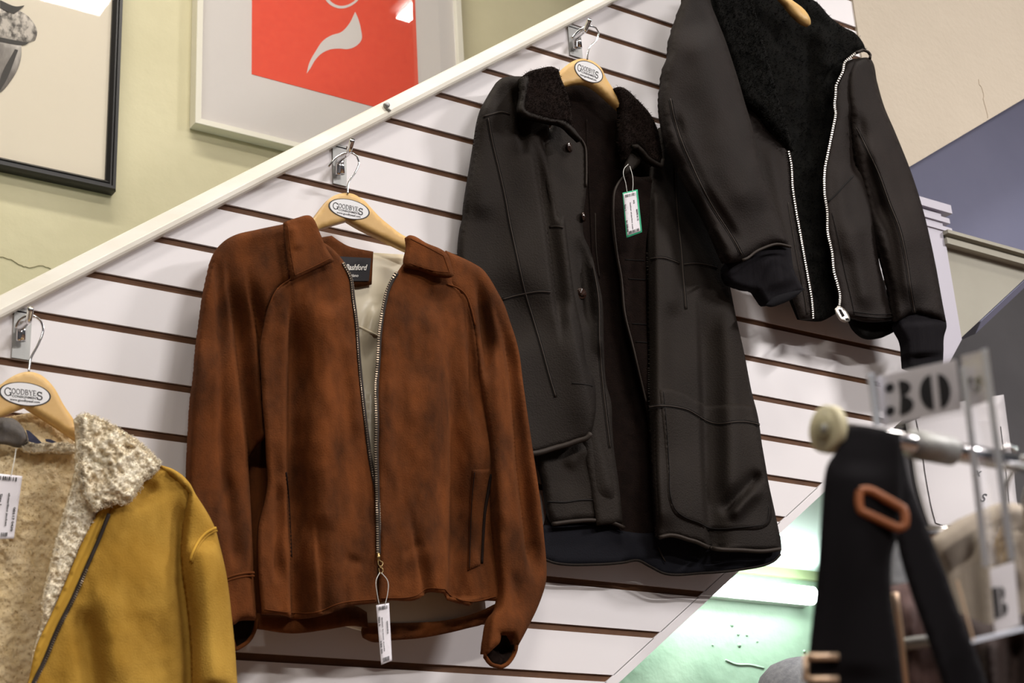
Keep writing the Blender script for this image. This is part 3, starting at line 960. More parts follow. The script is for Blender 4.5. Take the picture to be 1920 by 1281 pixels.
# neck band with woven label
nb = field(0.054)
band_ = cloth('neck_band', [(596, 446), (622, 442), (636, 452), (652, 461), (700, 472), (697, 533), (662, 536), (640, 520), (615, 490)], nb, BR, tj, thick=0.003)
lb = flat('neck_label', [[(620, 480), (696, 484), (691.5, 527), (650, 527), (622, 512)]], 0.0552, M['label_black'], tj)
mb = MB()
for txt, o, ax, ay, w, shr, bo in (('Bashford', (648, 506), (1, .015), (0, -15), 41, .35, .02), ('atiano', (655, 519), (1, .03), (0, -8), 17, .3, .01)):
    for pl in place(font_polys(txt, shr, bo), o, ax, ay, w):
        mb.prism(P(np.asarray(pl), np.full(len(pl), 0.0560)), (0, .0003, 0))
mb.build('label_lettering', M['label_ink'], lb, kind='stuff')

# left sleeve (viewer's left)
slf = field([(548, 430, .084), (430, 470, .070), (400, 600, .075), (380, 900, .085), (440, 700, .10), (450, 1000, .105), (440, 1160, .10), (480, 700, .088), (520, 540, .100)],
            [([(424, 470), (430, 545), (438, 600), (447, 690), (453, 742), (464, 830), (468, 880)], -.019, 3, 28, (150, 20)),
             ([(462, 490), (470, 550), (479, 600), (493, 700), (496, 770), (499, 812)], -.016, 3, 20, (130, 5)),
             ([(405, 480), (408, 560), (412, 680), (414, 820), (420, 1000)], -.005, 4, 16),
             ([(425, 880), (432, 980), (440, 1070)], -.004, 5, 14)],
            [(.002, (26, 60), 3)])
sl = cloth('sleeve', [(556, 416), (534, 420), (480, 431), (440, 441), (417, 455), (401, 477), (391, 515), (384, 550), (377, 602), (372, 640), (366, 710), (362, 737), (357, 817), (354, 902), (358, 980), (372, 1065), (388, 1130), (404, 1168), (438, 1172), (450, 1164), (481, 1162), (480, 1135), (476, 1072), (471, 967), (467, 892), (466, 868), (478, 842), (499, 815), (495, 755), (493, 710), (491, 650), (497, 615), (507, 572), (522, 542), (546, 528), (566, 500), (570, 440)],
           slf, BR, tj, res=4.2, thick=0.006, bulge=0.03, bw=40, edge=.010, ew=16)
seam('cuff_seam', [(420, 1086), (440, 1079), (460, 1075), (477, 1074)], slf, M['brown_edge'], sl, 0.0016)
seam('cuff_seam', [(422, 1091), (440, 1085), (460, 1081), (477, 1080)], slf, M['brown_edge'], sl, 0.0012)
seam('sleeve_seam', [(546, 524), (522, 541), (506, 572), (496, 615), (491, 650)], slf, M['brown_edge'], sl, 0.0015, .0012)
cloth('cuff_lining', [(436, 1168), (450, 1160), (482, 1160), (477, 1180), (465, 1201), (441, 1219), (437, 1195)], field([(460, 1165, .07), (445, 1210, .052)]), M['brown_dark'], sl, thick=.004)
seam('cuff_rim', [(482, 1160), (478, 1180), (466, 1202), (441, 1219), (436, 1200)], field([(460, 1165, .074), (445, 1210, .055)]), BR, sl, .0028)

# right sleeve
srf = field([(850, 490, .088), (905, 520, .108), (960, 650, .122), (930, 700, .124), (1000, 1000, .125), (950, 1000, .135), (930, 1200, .135), (905, 640, .10), (1015, 1080, .115)],
            [([(922, 548), (931, 588), (945, 640), (953, 690), (957, 730), (963, 805), (967, 867), (973, 917), (982, 992), (988, 1040), (1002, 1100)], -.019, 3, 26, (150, 80)),
             ([(893, 510), (899, 580), (908, 650), (913, 730)], -.015, 4, 18, (90, 90)),
             ([(925, 640), (936, 760), (942, 880), (948, 1000)], .004, 14, 10),
             ([(958, 1060), (966, 1120), (960, 1170)], -.004, 6, 14)],
            [(.002, (26, 60), 5)])
sr = cloth('sleeve', [(836, 470), (850, 476), (890, 495), (905, 505), (917, 520), (930, 542), (945, 570), (957, 605), (967, 635), (974, 665), (980, 712), (986, 755), (997, 830), (1007, 895), (1015, 955), (1020, 1005), (1025, 1067), (1024, 1090), (1012, 1130), (990, 1177), (967, 1220), (967, 1200), (962, 1190), (940, 1189), (937, 1205), (927, 1215), (910, 1231), (915, 1190), (922, 1157), (937, 1135), (936, 1060), (931, 972), (930, 942), (925, 880), (920, 830), (912, 780), (902, 720), (893, 660), (882, 600), (868, 560), (838, 532)],
           srf, BR, tj, res=4.2, thick=0.006, bulge=0.035, bw=40, edge=.010, ew=16)
cloth('cuff_lining', [(940, 1187), (963, 1188), (969, 1202), (962, 1228), (950, 1244), (938, 1250), (922, 1245), (909, 1231), (926, 1212), (936, 1203)], field([(940, 1200, .100), (935, 1245, .108)], [([(930, 1228), (958, 1206)], -.012, 14, 14, 10)]), M['brown_dark'], sr, thick=.004)
seam('cuff_rim', [(968, 1200), (967, 1218), (951, 1245), (940, 1251), (921, 1246), (909, 1231)], field(.112), BR, sr, .0032)
seam('sleeve_seam', [(838, 533), (860, 541), (873, 553), (884, 580), (891, 610)], srf, M['brown_edge'], sr, .0015, .002)

# left front
lfd = field([(560, 480, .10), (640, 500, .098), (660, 600, .105), (690, 850, .112), (707, 1060, .118), (600, 800, .112), (600, 1080, .125), (510, 700, .095), (505, 1100, .105), (520, 950, .10)],
            [([(544, 528), (543, 620), (541, 740), (540, 860), (543, 960), (546, 1060), (549, 1165)], -.023, 3, 36, (140, 2)),
             ([(620, 560), (616, 700), (612, 850), (610, 1000)], .006, 30, 30),
             ([(655, 620), (664, 720), (676, 830)], .004, 14, 16),
             ([(592, 960), (600, 1060), (606, 1150)], -.006, 4, 18, (90, 2)),
             ([(640, 1040), (660, 1052), (690, 1058)], -.003, 10, 10, 24),
             ([(520, 900), (516, 1000), (518, 1100)], -.005, 5, 14)],
            [(.0018, (34, 80), 8), (.0012, (12, 26), 9)])
lf = cloth('front_panel', [(548, 450), (600, 452), (642, 487), (657, 520), (662, 560), (669, 615), (672, 665), (676, 710), (686, 800), (695, 867), (702, 905), (706, 930), (708, 1040), (707, 1131), (665, 1135), (647, 1139), (620, 1150), (590, 1157), (550, 1162), (545, 1157), (492, 1151), (487, 1100), (484, 1035), (486, 985), (497, 940), (503, 905), (501, 860), (499, 812), (494, 755), (492, 710), (489, 650), (495, 615), (505, 572), (520, 542), (545, 524)],
           lfd, BR, tj, res=4.2, thick=.004, edge=.004, ew=8)
seam('pocket_slit', [(536, 886), (540, 930), (543, 985), (546, 1045)], lfd, M['brown_dark'], lf, .0018, .0004)
seam('hem_seam', [(496, 1143), (546, 1149), (590, 1149), (640, 1131), (704, 1124)], lfd, M['brown_edge'], lf, .0009)
# right front
rfd = field([(760, 500, .098), (840, 520, .098), (730, 600, .108), (720, 850, .116), (712, 1060, .120), (800, 800, .120), (800, 1080, .130), (900, 700, .11), (920, 1000, .105), (925, 1120, .105)],
            [([(842, 600), (844, 720), (845, 860), (845, 980), (842, 1122)], -.018, 4, 32, (260, 2)),
             ([(870, 560), (878, 640), (884, 720), (888, 800)], -.008, 5, 14, 110),
             ([(810, 560), (818, 700), (814, 850), (810, 980), (806, 1090)], .006, 50, 14, 60),
             ([(735, 620), (728, 760), (726, 900)], .003, 14, 14),
             ([(764, 940), (776, 1000), (796, 1116)], -.006, 4, 18, (90, 2)),
             ([(752, 1050), (772, 1030), (792, 1010)], -.003, 9, 10, 24),
             ([(770, 545), (800, 550), (840, 560)], -.004, 14, 20)],
            [(.0018, (34, 80), 18), (.0012, (12, 26), 19)])
rf = cloth('front_panel', [(747, 509), (760, 490), (800, 492), (845, 506), (852, 534), (872, 550), (885, 577), (890, 605), (897, 655), (902, 700), (909, 742), (915, 785), (921, 842), (928, 900), (933, 980), (939, 1060), (939, 1127), (915, 1126), (887, 1130), (882, 1136), (865, 1132), (841, 1125), (834, 1112), (802, 1111), (792, 1119), (780, 1125), (730, 1126), (710, 1131), (711, 1040), (709, 930), (708, 892), (707, 842), (708, 792), (707, 730), (708, 710), (711, 670), (713, 630), (717, 597), (722, 570), (728, 545), (736, 525)],
           rfd, BR, tj, res=4.2, thick=.004, edge=.004, ew=8)
seam('hem_seam', [(714, 1122), (780, 1117), (800, 1104), (834, 1105), (845, 1117), (880, 1128), (930, 1119)], rfd, M['brown_edge'], rf, .0009)
wl = field(.0035, base=rfd)
wp = cloth('pocket_welt', [(886, 881), (919, 880), (914, 912), (907, 955), (904, 997), (901, 1060), (877, 1071), (879, 1010), (882, 930)], wl, BR, rf, res=5, thick=.003, edge=.0025, ew=4)
seam('pocket_slit', [(921, 890), (916, 920), (909, 960), (906, 1000), (903, 1056)], rfd, M['brown_dark'], rf, .0026, .0006)
seam('welt_stitch', [(890, 886), (885, 935), (882, 1010), (880, 1066)], wl, M['brown_dark'], wp, .0006, .0003)
# collar flaps
clf = field([(560, 430, .108), (600, 450, .112), (560, 510, .122), (620, 485, .118)], [([(548, 420), (560, 470)], .003, 10, 10, 10)])
c1 = cloth('collar', [(534, 416), (555, 409), (580, 404), (587, 409), (600, 437), (612, 465), (627, 489), (590, 505), (549, 525), (544, 502), (539, 465), (535, 432)], clf, BR, tj, res=5, thick=.006, edge=.004, ew=6, corner=60)
seam('collar_stitch', [(540, 424), (545, 470), (553, 516), (590, 499), (620, 484)], clf, M['brown_edge'], c1, .0007)
crf = field([(770, 450, .106), (800, 470, .114), (845, 515, .120), (765, 495, .116)])
c2 = cloth('collar', [(762, 444), (768, 441), (800, 456), (837, 475), (851, 517), (845, 519), (815, 515), (790, 506), (760, 500), (759, 487), (764, 462)], crf, BR, tj, res=5, thick=.006, edge=.004, ew=6, corner=60)
seam('collar_stitch', [(770, 448), (800, 463), (832, 480), (843, 511), (815, 508), (768, 494)], crf, M['brown_edge'], c2, .0007)
# zip
zl = [(643, 494), (657, 522), (662, 560), (669, 615), (672, 665), (676, 710), (686, 800), (695, 867), (702, 905), (708, 932), (709, 1040)]
zr = [(744, 512), (736, 525), (727, 545), (721, 570), (716, 597), (712, 630), (710, 670), (707, 710), (706, 730), (707, 792), (706, 842), (707, 892), (708, 930), (710, 1040)]
for ln, fn, sd, pan in ((zl, lfd, -1.5, lf), (zr, rfd, 1.5, rf)):
    seam('zip_tape', ln, fn, M['zip_dark'], pan, .0034, -.0008)
    teeth('zip_teeth', ln, fn, .0022, 4.4, 1.1, 2.2, M['zip_teeth'], pan, sd)
zp = np.array([(709, 1040, .122), (711, 1048, .124), (709, 1056, .125)])
mb = MB().tube(P([(709, 1038), (709, 1052)], .123), .003, 8)
ring = [(709, 1050), (714, 1053), (718, 1056), (716, 1062), (711, 1062), (709, 1057)]
mb.tube(P(curve(ring, 2, True), .125), .0009, 6, False)
rg2 = [(712, 1064), (717, 1066), (718, 1072), (714, 1077), (711, 1072), (710, 1066)]
mb.tube(P(curve(rg2, 2, True), .126), .0009, 6, False)
mb.build('zip_pull', M['brass'], tj, True)

def price_tag(name, label, quad, d, strings, green=False, lines=(), bars=()):
    q = P(quad, d)
    t = thing(name, label, 'price tag', (q[:, 0].mean(), -d, q[:, 2].min()), 'price tags on strings')
    quad = np.array(quad, float)
    cf = field([(quad[0, 0], quad[0, 1], d), (quad[2, 0], quad[2, 1], d + .004), (quad[:, 0].mean(), quad[:, 1].mean(), d - .002)])
    card = cloth('card', quad, cf, M['paper_green'] if green else M['paper'], t, res=6, thick=.0006, edge=0)
    def uv(u, v):
        a = quad[0] + (quad[1] - quad[0]) * u
        b = quad[3] + (quad[2] - quad[3]) * u
        return a + (b - a) * v
    if green:
        cloth('card_face', [uv(.05, .03), uv(.88, .03), uv(.9, .96), uv(.07, .955)], field(.0008, base=cf), M['paper'], t, res=6, thick=.0003, edge=0)
    mb = MB()
    def rect(u0, v0, u1, v1):
        pl = np.array([uv(u0, v0), uv(u1, v0), uv(u1, v1), uv(u0, v1)])
        mb.prism(P(pl, cf(pl) + .0014), (0, .0003, 0))
    for v0, v1 in bars:
        u = .16
        g = random.Random(int(v0 * 100))
        while u < .82:
            w = g.choice([.015, .025, .04])
            rect(u, v0, u + w, v1)
            u += w + g.choice([.02, .03, .05])
    for txt, u, v0, v1, hh in lines:
        pol = font_polys(txt, 0, .02)
        xs = [p_[0] for pl in pol for p_ in pl]
        k = (v1 - v0) / max(xs)
        for pl in pol:
            pp = np.array([uv(u + p_[1] * hh, v0 + p_[0] * k) for p_ in pl])
            mb.prism(P(pp, cf(pp) + .0014), (0, .0003, 0))
    if mb.v:
        mb.build('printing', M['ink'], card, kind='stuff')
    for s in strings:
        MB().tube(curve([P(q_[:2], q_[2])[0] for q_ in s], .003), .0005, 6).build('string', M['thread'], t, True)
    return t

price_tag('price_tag', 'white price tag hanging from the zip of the brown jacket', [(705.5, 1135), (729.5, 1131), (735, 1239), (715, 1247)], .128,
          [[(712, 1074, .127), (705, 1090, .130), (707, 1112, .130), (711, 1134, .129)], [(715, 1074, .127), (727, 1090, .130), (727, 1112, .130), (722, 1134, .129)]],
          lines=[('Size L', .10, .20, .36, .16), ('00090', .74, .30, .52, .12), ('jacket brown suede', .36, .22, .80, .10), ('220 00', .10, .60, .82, .15)], bars=[(.03, .09), (.90, .97)])
# ================================================================== long black shearling coat
LE = M['leather']
tc_ = thing('shearling_coat', 'long brown black leather coat with dark shearling collar', 'coat', P((1230, 1060), 0.05)[0])
bk = field([(1120, 200, .030), (1120, 600, .022), (1100, 1040, .036), (1330, 1060, .045), (1440, 1030, .05)], [], [(.003, (40, 90), 2)])
cloth('fur_lining', [(1040, 180), (1062, 160), (1085, 156), (1100, 156), (1120, 166), (1140, 184), (1166, 206), (1210, 260), (1240, 400), (1260, 700), (1290, 950), (1300, 1020), (1240, 1040), (1170, 1052), (1115, 1056), (1040, 1052), (1015, 1020), (1040, 900), (1060, 700), (1060, 400)], bk, M['fur_brown'], tc_, res=11, thick=.006)
seam('lining_seam', [(1100, 225), (1102, 300), (1108, 420), (1112, 520)], bk, M['fur_brown'], tc_, .002, .001)
seam('lining_seam', [(1116, 400), (1118, 470), (1124, 520)], bk, M['leather_seam'], tc_, .0012, .001)
cloth('back_hem', [(1015, 985), (1100, 985), (1200, 1000), (1240, 1000), (1330, 1020), (1400, 1015), (1463, 1005), (1465, 1031), (1462, 1041), (1450, 1053), (1390, 1068), (1315, 1075), (1247, 1076), (1220, 1063), (1195, 1051), (1170, 1055), (1115, 1059), (1040, 1056), (1012, 1045)],
      field([(1040, 1030, .040), (1240, 1040, .048), (1440, 1035, .060)]), M['navy'], tc_, thick=.005)
seam('hem_binding', [(1012, 1045), (1040, 1056), (1115, 1059), (1170, 1055), (1195, 1051), (1220, 1063), (1247, 1076), (1315, 1075), (1390, 1068), (1450, 1053), (1463, 1040)], field([(1040, 1050, .041), (1240, 1070, .049), (1440, 1050, .061)]), M['leather'], tc_, .0022)
seam('hem_tab', [(1234, 1026), (1241, 1042), (1248, 1054)], field(.0515), M['leather_seam'], tc_, .0012)
# placket of the left front, with buttons
plf = field([(1060, 240, .060), (1090, 300, .058), (1110, 480, .060), (1125, 600, .064), (1140, 800, .062), (1160, 960, .060)], [([(1112, 470), (1124, 540), (1128, 600), (1128, 680)], .006, 12, 6), ([(1085, 440), (1095, 520), (1105, 620)], -.006, 12, 12)])
pk = cloth('placket', [(1040, 225), (1062, 230), (1074, 246), (1090, 262), (1097, 275), (1099, 300), (1099, 360), (1094, 400), (1094, 440), (1107, 470), (1120, 520), (1129, 560), (1131, 587), (1132, 637), (1137, 720), (1146, 755), (1148, 800), (1151, 840), (1160, 905), (1168, 980), (1120, 985), (1090, 800), (1060, 600), (1035, 400), (1020, 280)], plf, LE, tc_, thick=.005, edge=.003)
seam('edge_binding', [(1074, 246), (1090, 262), (1097, 275), (1099, 300), (1099, 350)], plf, M['leather_seam'], pk, .0022)
double_seam([(1112, 500), (1122, 560), (1124, 640), (1130, 720), (1138, 790), (1144, 840)], plf, M['leather_seam'], M['stitch'], pk, 3.0, .0008)
def button(px, d, rx, mat_parent, tilt=0.3):
    c = P(px, plf([px]) + .001)[0]
    b = MB()
    ax = np.array([-tilt, -1.0, -.05])
    ax /= np.linalg.norm(ax)
    b.tube([c - ax * .001, c + ax * .0012, c + ax * .0030, c + ax * .0034, c + ax * .0022], [rx, rx * 1.02, rx * .93, rx * .72, rx * .60], 24)
    o = b.build('button', M['button'], mat_parent, True)
    u = np.cross(ax, [0, 0, 1.])
    u /= np.linalg.norm(u)
    w = np.cross(ax, u)
    for i in (-1, 1):
        for j in (-1, 1):
            q = c + ax * .0022 + u * i * rx * .2 + w * j * rx * .2
            MB().tube([q - ax * .001, q + ax * .0006], rx * .1, 8).build('button_hole', M['stitch'], o)
button((1067, 277), .068, .0085, pk, -.5)
button((1093, 407), .070, .0085, pk, -.9)
button((1089, 551), .073, .0100, pk, .15)

# left front with the sleeve lying over it
lfd2 = field([(950, 170, .062), (900, 300, .048), (880, 450, .044), (930, 600, .044), (1000, 300, .072), (1040, 500, .080), (1080, 700, .086), (1000, 700, .070), (1130, 900, .082), (1040, 900, .070), (1060, 960, .078)],
             [([(958, 155), (964, 190), (974, 240), (984, 300)], -.010, 4, 14, (40, 60)),
              ([(990, 245), (1004, 300), (1016, 370), (1028, 450), (1042, 560), (1056, 660)], -.011, 3, 22, (110, 110)),
              ([(1014, 246), (1028, 300), (1042, 360), (1050, 420)], -.008, 4, 10, 20),
              
              ([(925, 170), (912, 230), (905, 320), (900, 420)], .004, 18, 24),
              ([(1060, 560), (1076, 630), (1090, 690), (1108, 770), (1130, 860), (1150, 950)], .006, 30, 8),
              
              ([(1060, 880), (1085, 850), (1100, 830)], .004, 12, 14, 20)],
             [(.0022, (40, 70), 31)])
bfd = field(-.024, base=lfd2)
bf_ = cloth('front_panel', [(1040, 300), (1058, 400), (1077, 550), (1092, 625), (1103, 685), (1113, 707), (1125, 767), (1137, 820), (1150, 880), (1165, 960), (1170, 990), (1150, 981), (1115, 976), (1075, 977), (1036, 983), (1028, 960), (1018, 900), (1000, 840), (985, 760), (985, 600), (1000, 400)], bfd, LE, tc_, res=7, thick=.006, edge=.006, ew=10)
lo_ = [(980, 143), (950, 144), (937, 149), (925, 165), (912, 187), (904, 202), (897, 225), (891, 262), (885, 300), (880, 330), (872, 380), (869, 412), (865, 427), (861, 475), (866, 510), (890, 560), (920, 640), (940, 720), (958, 800), (990, 852), (1010, 849), (1040, 840), (1062, 835), (1085, 827), (1100, 822), (1108, 812), (1116, 780), (1118, 755), (1113, 710), (1101, 684), (1092, 625), (1077, 550), (1067, 475), (1058, 400), (1048, 340), (1032, 275), (1030, 235), (1010, 215), (985, 200)]
lf2 = cloth('sleeve', lo_, lfd2, LE, tc_, res=5, thick=.006, edge=.008, ew=11)
double_seam([(915, 222), (922, 262), (937, 325), (948, 375), (955, 415), (966, 465), (985, 550), (1000, 600), (1015, 650), (1030, 705), (1042, 745)], lfd2, M['leather_seam'], M['stitch'], lf2)
double_seam([(941, 562), (962, 556), (985, 551), (1010, 547), (1032, 548)], lfd2, M['leather_seam'], M['stitch'], lf2)
double_seam([(906, 219), (922, 214), (940, 210), (956, 214)], lfd2, M['leather_seam'], M['stitch'], lf2, 2.0)
double_seam([(1030, 426), (1045, 425), (1056, 427)], lfd2, M['leather_seam'], M['stitch'], lf2, 2.0)
seam('hem_seam', [(1026, 941), (1060, 942), (1090, 938), (1130, 939), (1160, 944)], bfd, M['stitch'], bf_, .0013)
seam('hem_rim', [(1036, 983), (1075, 978), (1115, 976), (1150, 981), (1170, 990)], bfd, M['leather_seam'], bf_, .0035, -.001)
double_seam([(1150, 942), (1155, 960), (1158, 980)], bfd, M['leather_seam'], M['stitch'], bf_, 1.6, .0006)
seam('cuff_rim', [(985, 852), (1010, 849), (1040, 840), (1062, 834), (1085, 826), (1100, 821), (1107, 813)], field(-.003, base=lfd2), M['leather_seam'], lf2, .0048, 0)
seam('tab_stitch', [(1072, 719), (1090, 720), (1112, 724)], lfd2, M['stitch'], lf2, .0008)
# right front: dark turned facing, then the lit leather
fcz = field([(1180, 330, .060), (1165, 450, .056), (1180, 600, .056), (1215, 720, .060), (1230, 400, .066), (1235, 700, .068)])
fc = cloth('facing', [(1178, 322), (1188, 330), (1230, 330), (1240, 500), (1245, 760), (1240, 850), (1222, 800), (1210, 745), (1200, 705), (1187, 650), (1172, 590), (1165, 520), (1157, 475), (1150, 420), (1150, 390), (1153, 355), (1164, 335)], fcz, M['fur_brown'], tc_, thick=.005)
seam('edge_binding', [(1176, 325), (1162, 340), (1153, 358), (1150, 392), (1151, 420), (1157, 475), (1165, 520), (1172, 590), (1187, 650), (1200, 705), (1212, 755)], fcz, M['leather_seam'], fc, .0018)
for ys in ((487, 1172, 1208), (523, 1178, 1210), (607, 1185, 1216), (641, 1192, 1216)):
    seam('buttonhole', [(ys[1], ys[0]), (ys[2], ys[0] + 2)], fcz, M['stitch'], fc, .0011)
rfd2 = field([(1235, 320, .068), (1225, 500, .076), (1228, 800, .082), (1240, 1000, .085), (1300, 400, .064), (1300, 700, .078), (1300, 950, .092), (1400, 700, .066), (1440, 950, .072), (1400, 1000, .088), (1330, 300, .045)],
             [([(1230, 340), (1232, 500), (1235, 700), (1237, 880), (1242, 1000)], .008, 8, 22, 40),
              ([(1308, 520), (1314, 640), (1318, 760), (1322, 880), (1330, 1030)], -.015, 4, 34, (200, 2)),
              
              ([(1360, 560), (1368, 700), (1372, 850), (1372, 960)], .007, 20, 26, 60),
              ([(1352, 967), (1380, 935), (1405, 908), (1430, 884)], -.009, 9, 12, 24),
              ([(1366, 976), (1395, 945), (1430, 912)], .008, 10, 14, 24),
              ([(1254, 360), (1256, 480), (1262, 600)], .005, 14, 16)],
             [(.0022, (40, 70), 41)])
ro_ = [(1222, 312), (1240, 300), (1235, 240), (1260, 230), (1290, 300), (1330, 400), (1362, 500), (1370, 543), (1380, 594), (1395, 660), (1410, 737), (1421, 780), (1430, 842), (1440, 900), (1455, 970), (1463, 1012), (1464, 1030), (1430, 1034), (1390, 1032), (1345, 1030), (1327, 1026), (1305, 1016), (1290, 1013), (1270, 1007), (1255, 1005), (1240, 1010), (1232, 1005), (1226, 930), (1222, 860), (1219, 780), (1219, 700), (1217, 600), (1216, 500), (1216, 400)]
rf2 = cloth('front_panel', ro_, rfd2, LE, tc_, res=5, thick=.006, edge=.007, ew=10)
double_seam([(1265, 305), (1268, 372), (1273, 430), (1277, 465), (1281, 520), (1286, 580)], rfd2, M['leather_seam'], M['stitch'], rf2)
double_seam([(1219, 486), (1240, 483), (1262, 489), (1274, 494)], rfd2, M['leather_seam'], M['stitch'], rf2)
double_seam([(1282, 496), (1300, 494), (1322, 496), (1345, 502)], rfd2, M['leather_seam'], M['stitch'], rf2)
ppz = field(.0035, base=rfd2)
pk2 = cloth('pocket', [(1236, 728), (1262, 729), (1290, 738), (1315, 755), (1345, 760), (1380, 756), (1415, 762), (1428, 830), (1440, 900), (1447, 950), (1444, 980), (1432, 991), (1390, 995), (1337, 996), (1325, 994), (1310, 986), (1282, 976), (1264, 964), (1254, 940), (1250, 880), (1246, 830), (1240, 770)], ppz, LE, rf2, res=6, thick=.004, edge=.0035, ew=5)
double_seam([(1217, 764), (1242, 761), (1265, 763), (1290, 769), (1306, 778), (1320, 787), (1335, 793), (1350, 795), (1380, 791), (1405, 792), (1424, 797)], ppz, M['leather_seam'], M['stitch'], pk2)
seam('pocket_stitch', [(1244, 735), (1250, 800), (1255, 880), (1258, 935), (1268, 958), (1284, 970), (1312, 981), (1330, 990), (1390, 989), (1430, 985), (1439, 975), (1441, 950)], ppz, M['stitch'], pk2, .0008)
seam('hem_rim', [(1236, 1008), (1255, 1004), (1272, 1006), (1290, 1012), (1305, 1016), (1327, 1026), (1345, 1030), (1390, 1032), (1430, 1034), (1463, 1030)], rfd2, M['leather_seam'], rf2, .0035, -.001)
# shearling collar halves with leather edge
cz = field([(990, 150, .082), (1040, 140, .078), (1020, 210, .105), (1070, 225, .098), (980, 205, .10)], [], [(.0016, 9, 3)])
co = [(978, 144), (990, 135), (1010, 129), (1035, 125), (1047, 130), (1052, 147), (1062, 170), (1070, 200), (1075, 240), (1060, 232), (1037, 229), (1015, 224), (995, 219), (980, 212), (976, 206), (979, 175)]
cc = cloth('collar', co, cz, M['fur_brown'], tc_, res=5, thick=.012, edge=.008, ew=10)
fuzz('collar_pile', co, cz, 2600, .005, .00045, M['fur_brown'], cc, .7, .8, -.001, seed=2)
cloth('collar_edge', [(977, 146), (990, 140), (993, 146), (988, 175), (986, 204), (990, 208), (1015, 217), (1037, 223), (1060, 227), (1072, 236), (1092, 262), (1086, 264), (1070, 249), (1056, 236), (1015, 226), (980, 214), (974, 207), (979, 175)], field(.003, base=cz), LE, cc, res=4, thick=.008, edge=.004, ew=5, corner=60)
rz = field([(1160, 175, .076), (1190, 210, .082), (1230, 280, .096), (1190, 275, .086)], [], [(.0016, 9, 4)])
rc = [(1150, 166), (1158, 163), (1168, 164), (1195, 187), (1220, 215), (1230, 235), (1237, 262), (1242, 300), (1240, 311), (1228, 306), (1215, 298), (1204, 284), (1194, 275), (1186, 276), (1184, 284), (1172, 300), (1163, 260), (1164, 205), (1160, 188)]
rcc = cloth('collar', rc, rz, M['fur_brown'], tc_, res=5, thick=.012, edge=.008, ew=10)
fuzz('collar_pile', rc, rz, 2600, .005, .00045, M['fur_brown'], rcc, .7, .8, -.001, seed=3)
seam('collar_edge', [(1186, 276), (1195, 275), (1205, 285), (1216, 298), (1230, 307), (1240, 312), (1243, 300)], field(.001, base=rz), LE, rcc, .0045, 0, 4)
cloth('lapel_tip', [(1182, 286), (1204, 298), (1200, 306), (1182, 322), (1172, 328), (1170, 316), (1176, 298)], field(.082), M['leather'], tc_, res=4, thick=.004, edge=.003, ew=4)
price_tag('price_tag', 'green edged price tag hanging from the black coat lapel', [(1167.4, 361.6), (1195.6, 355.2), (1204, 435.4), (1175, 446)], .098,
          [[(1178, 308, .088), (1170, 317, .092), (1169, 328, .096), (1173, 343, .098), (1176, 362, .099)], [(1181, 312, .088), (1186, 330, .096), (1187, 344, .098), (1186, 360, .099)]], True,
          lines=[('Size L', .04, .26, .42, .15), ('00090 6115', .78, .44, .70, .12), ('$1,200.00', .06, .62, .88, .15), ('leather shearling coat', .42, .25, .86, .09), ('PO', .64, .22, .30, .12)], bars=[(.055, .12), (.88, .94)])

# ================================================================== black shearling zip jacket
L2 = M['leather2']
t4 = thing('shearling_jacket', 'black leather zip jacket with thick black shearling lapels', 'jacket', P((1560, 630), 0.08)[0])
fb = field([(1480, 60, .055), (1520, 300, .045), (1545, 560, .060), (1440, 40, .08), (1560, 40, .075)], [([(1515, 60), (1520, 200), (1522, 320)], -.006, 12, 12), ([(1545, 40), (1550, 150)], .006, 14, 14)], [(.003, (14, 20), 12)])
fo_ = [(1320, -70), (1480, -70), (1515, -8), (1535, 7), (1555, 30), (1580, 50), (1602, 61), (1617, 78), (1624, 94), (1605, 97), (1595, 105), (1584, 115), (1581, 132), (1573, 147), (1567, 160), (1566, 177), (1565, 197), (1567, 212), (1562, 240), (1556, 265), (1551, 290), (1547, 320), (1546, 360), (1551, 397), (1553, 435), (1561, 472), (1565, 510), (1572, 535), (1576, 560), (1568, 588), (1545, 600), (1526, 600), (1500, 597), (1470, 520), (1450, 400), (1420, 250), (1380, 120), (1350, 30)]
fz = cloth('fur_lining', fo_, fb, M['fur_black'], t4, res=8, thick=.008, edge=.004, ew=8)
fuzz('lining_pile', fo_, fb, 5000, .008, .0006, M['fur_black'], fz, .8, .7, -.001, seed=5)
# body fronts
b1 = field([(1420, 220, .082), (1450, 300, .085), (1480, 450, .090), (1515, 590, .090)], [([(1440, 260), (1468, 400), (1496, 540)], .004, 12, 12)])
f41 = cloth('front_panel', [(1390, 175), (1425, 205), (1450, 240), (1470, 262), (1482, 285), (1485, 320), (1486, 347), (1492, 390), (1501, 440), (1508, 480), (1516, 525), (1522, 560), (1526, 598), (1503, 598), (1490, 560), (1470, 500), (1440, 420), (1400, 280)], b1, L2, t4, thick=.006, edge=.005)
double_seam([(1478, 380), (1486, 430), (1496, 490), (1508, 550), (1514, 590)], b1, M['leather_seam'], M['stitch'], f41, 2.0, .0008)
b2 = field([(1575, 160, .092), (1590, 260, .096), (1560, 330, .092), (1600, 420, .102), (1580, 560, .098), (1640, 560, .094), (1615, 300, .09)],
           [([(1600, 400), (1606, 470), (1618, 540), (1630, 590)], .007, 18, 18), ([(1575, 300), (1580, 400), (1592, 500)], .004, 14, 14), ([(1595, 200), (1600, 280), (1610, 340)], -.008, 10, 10)], [(.0016, (30, 60), 51)])
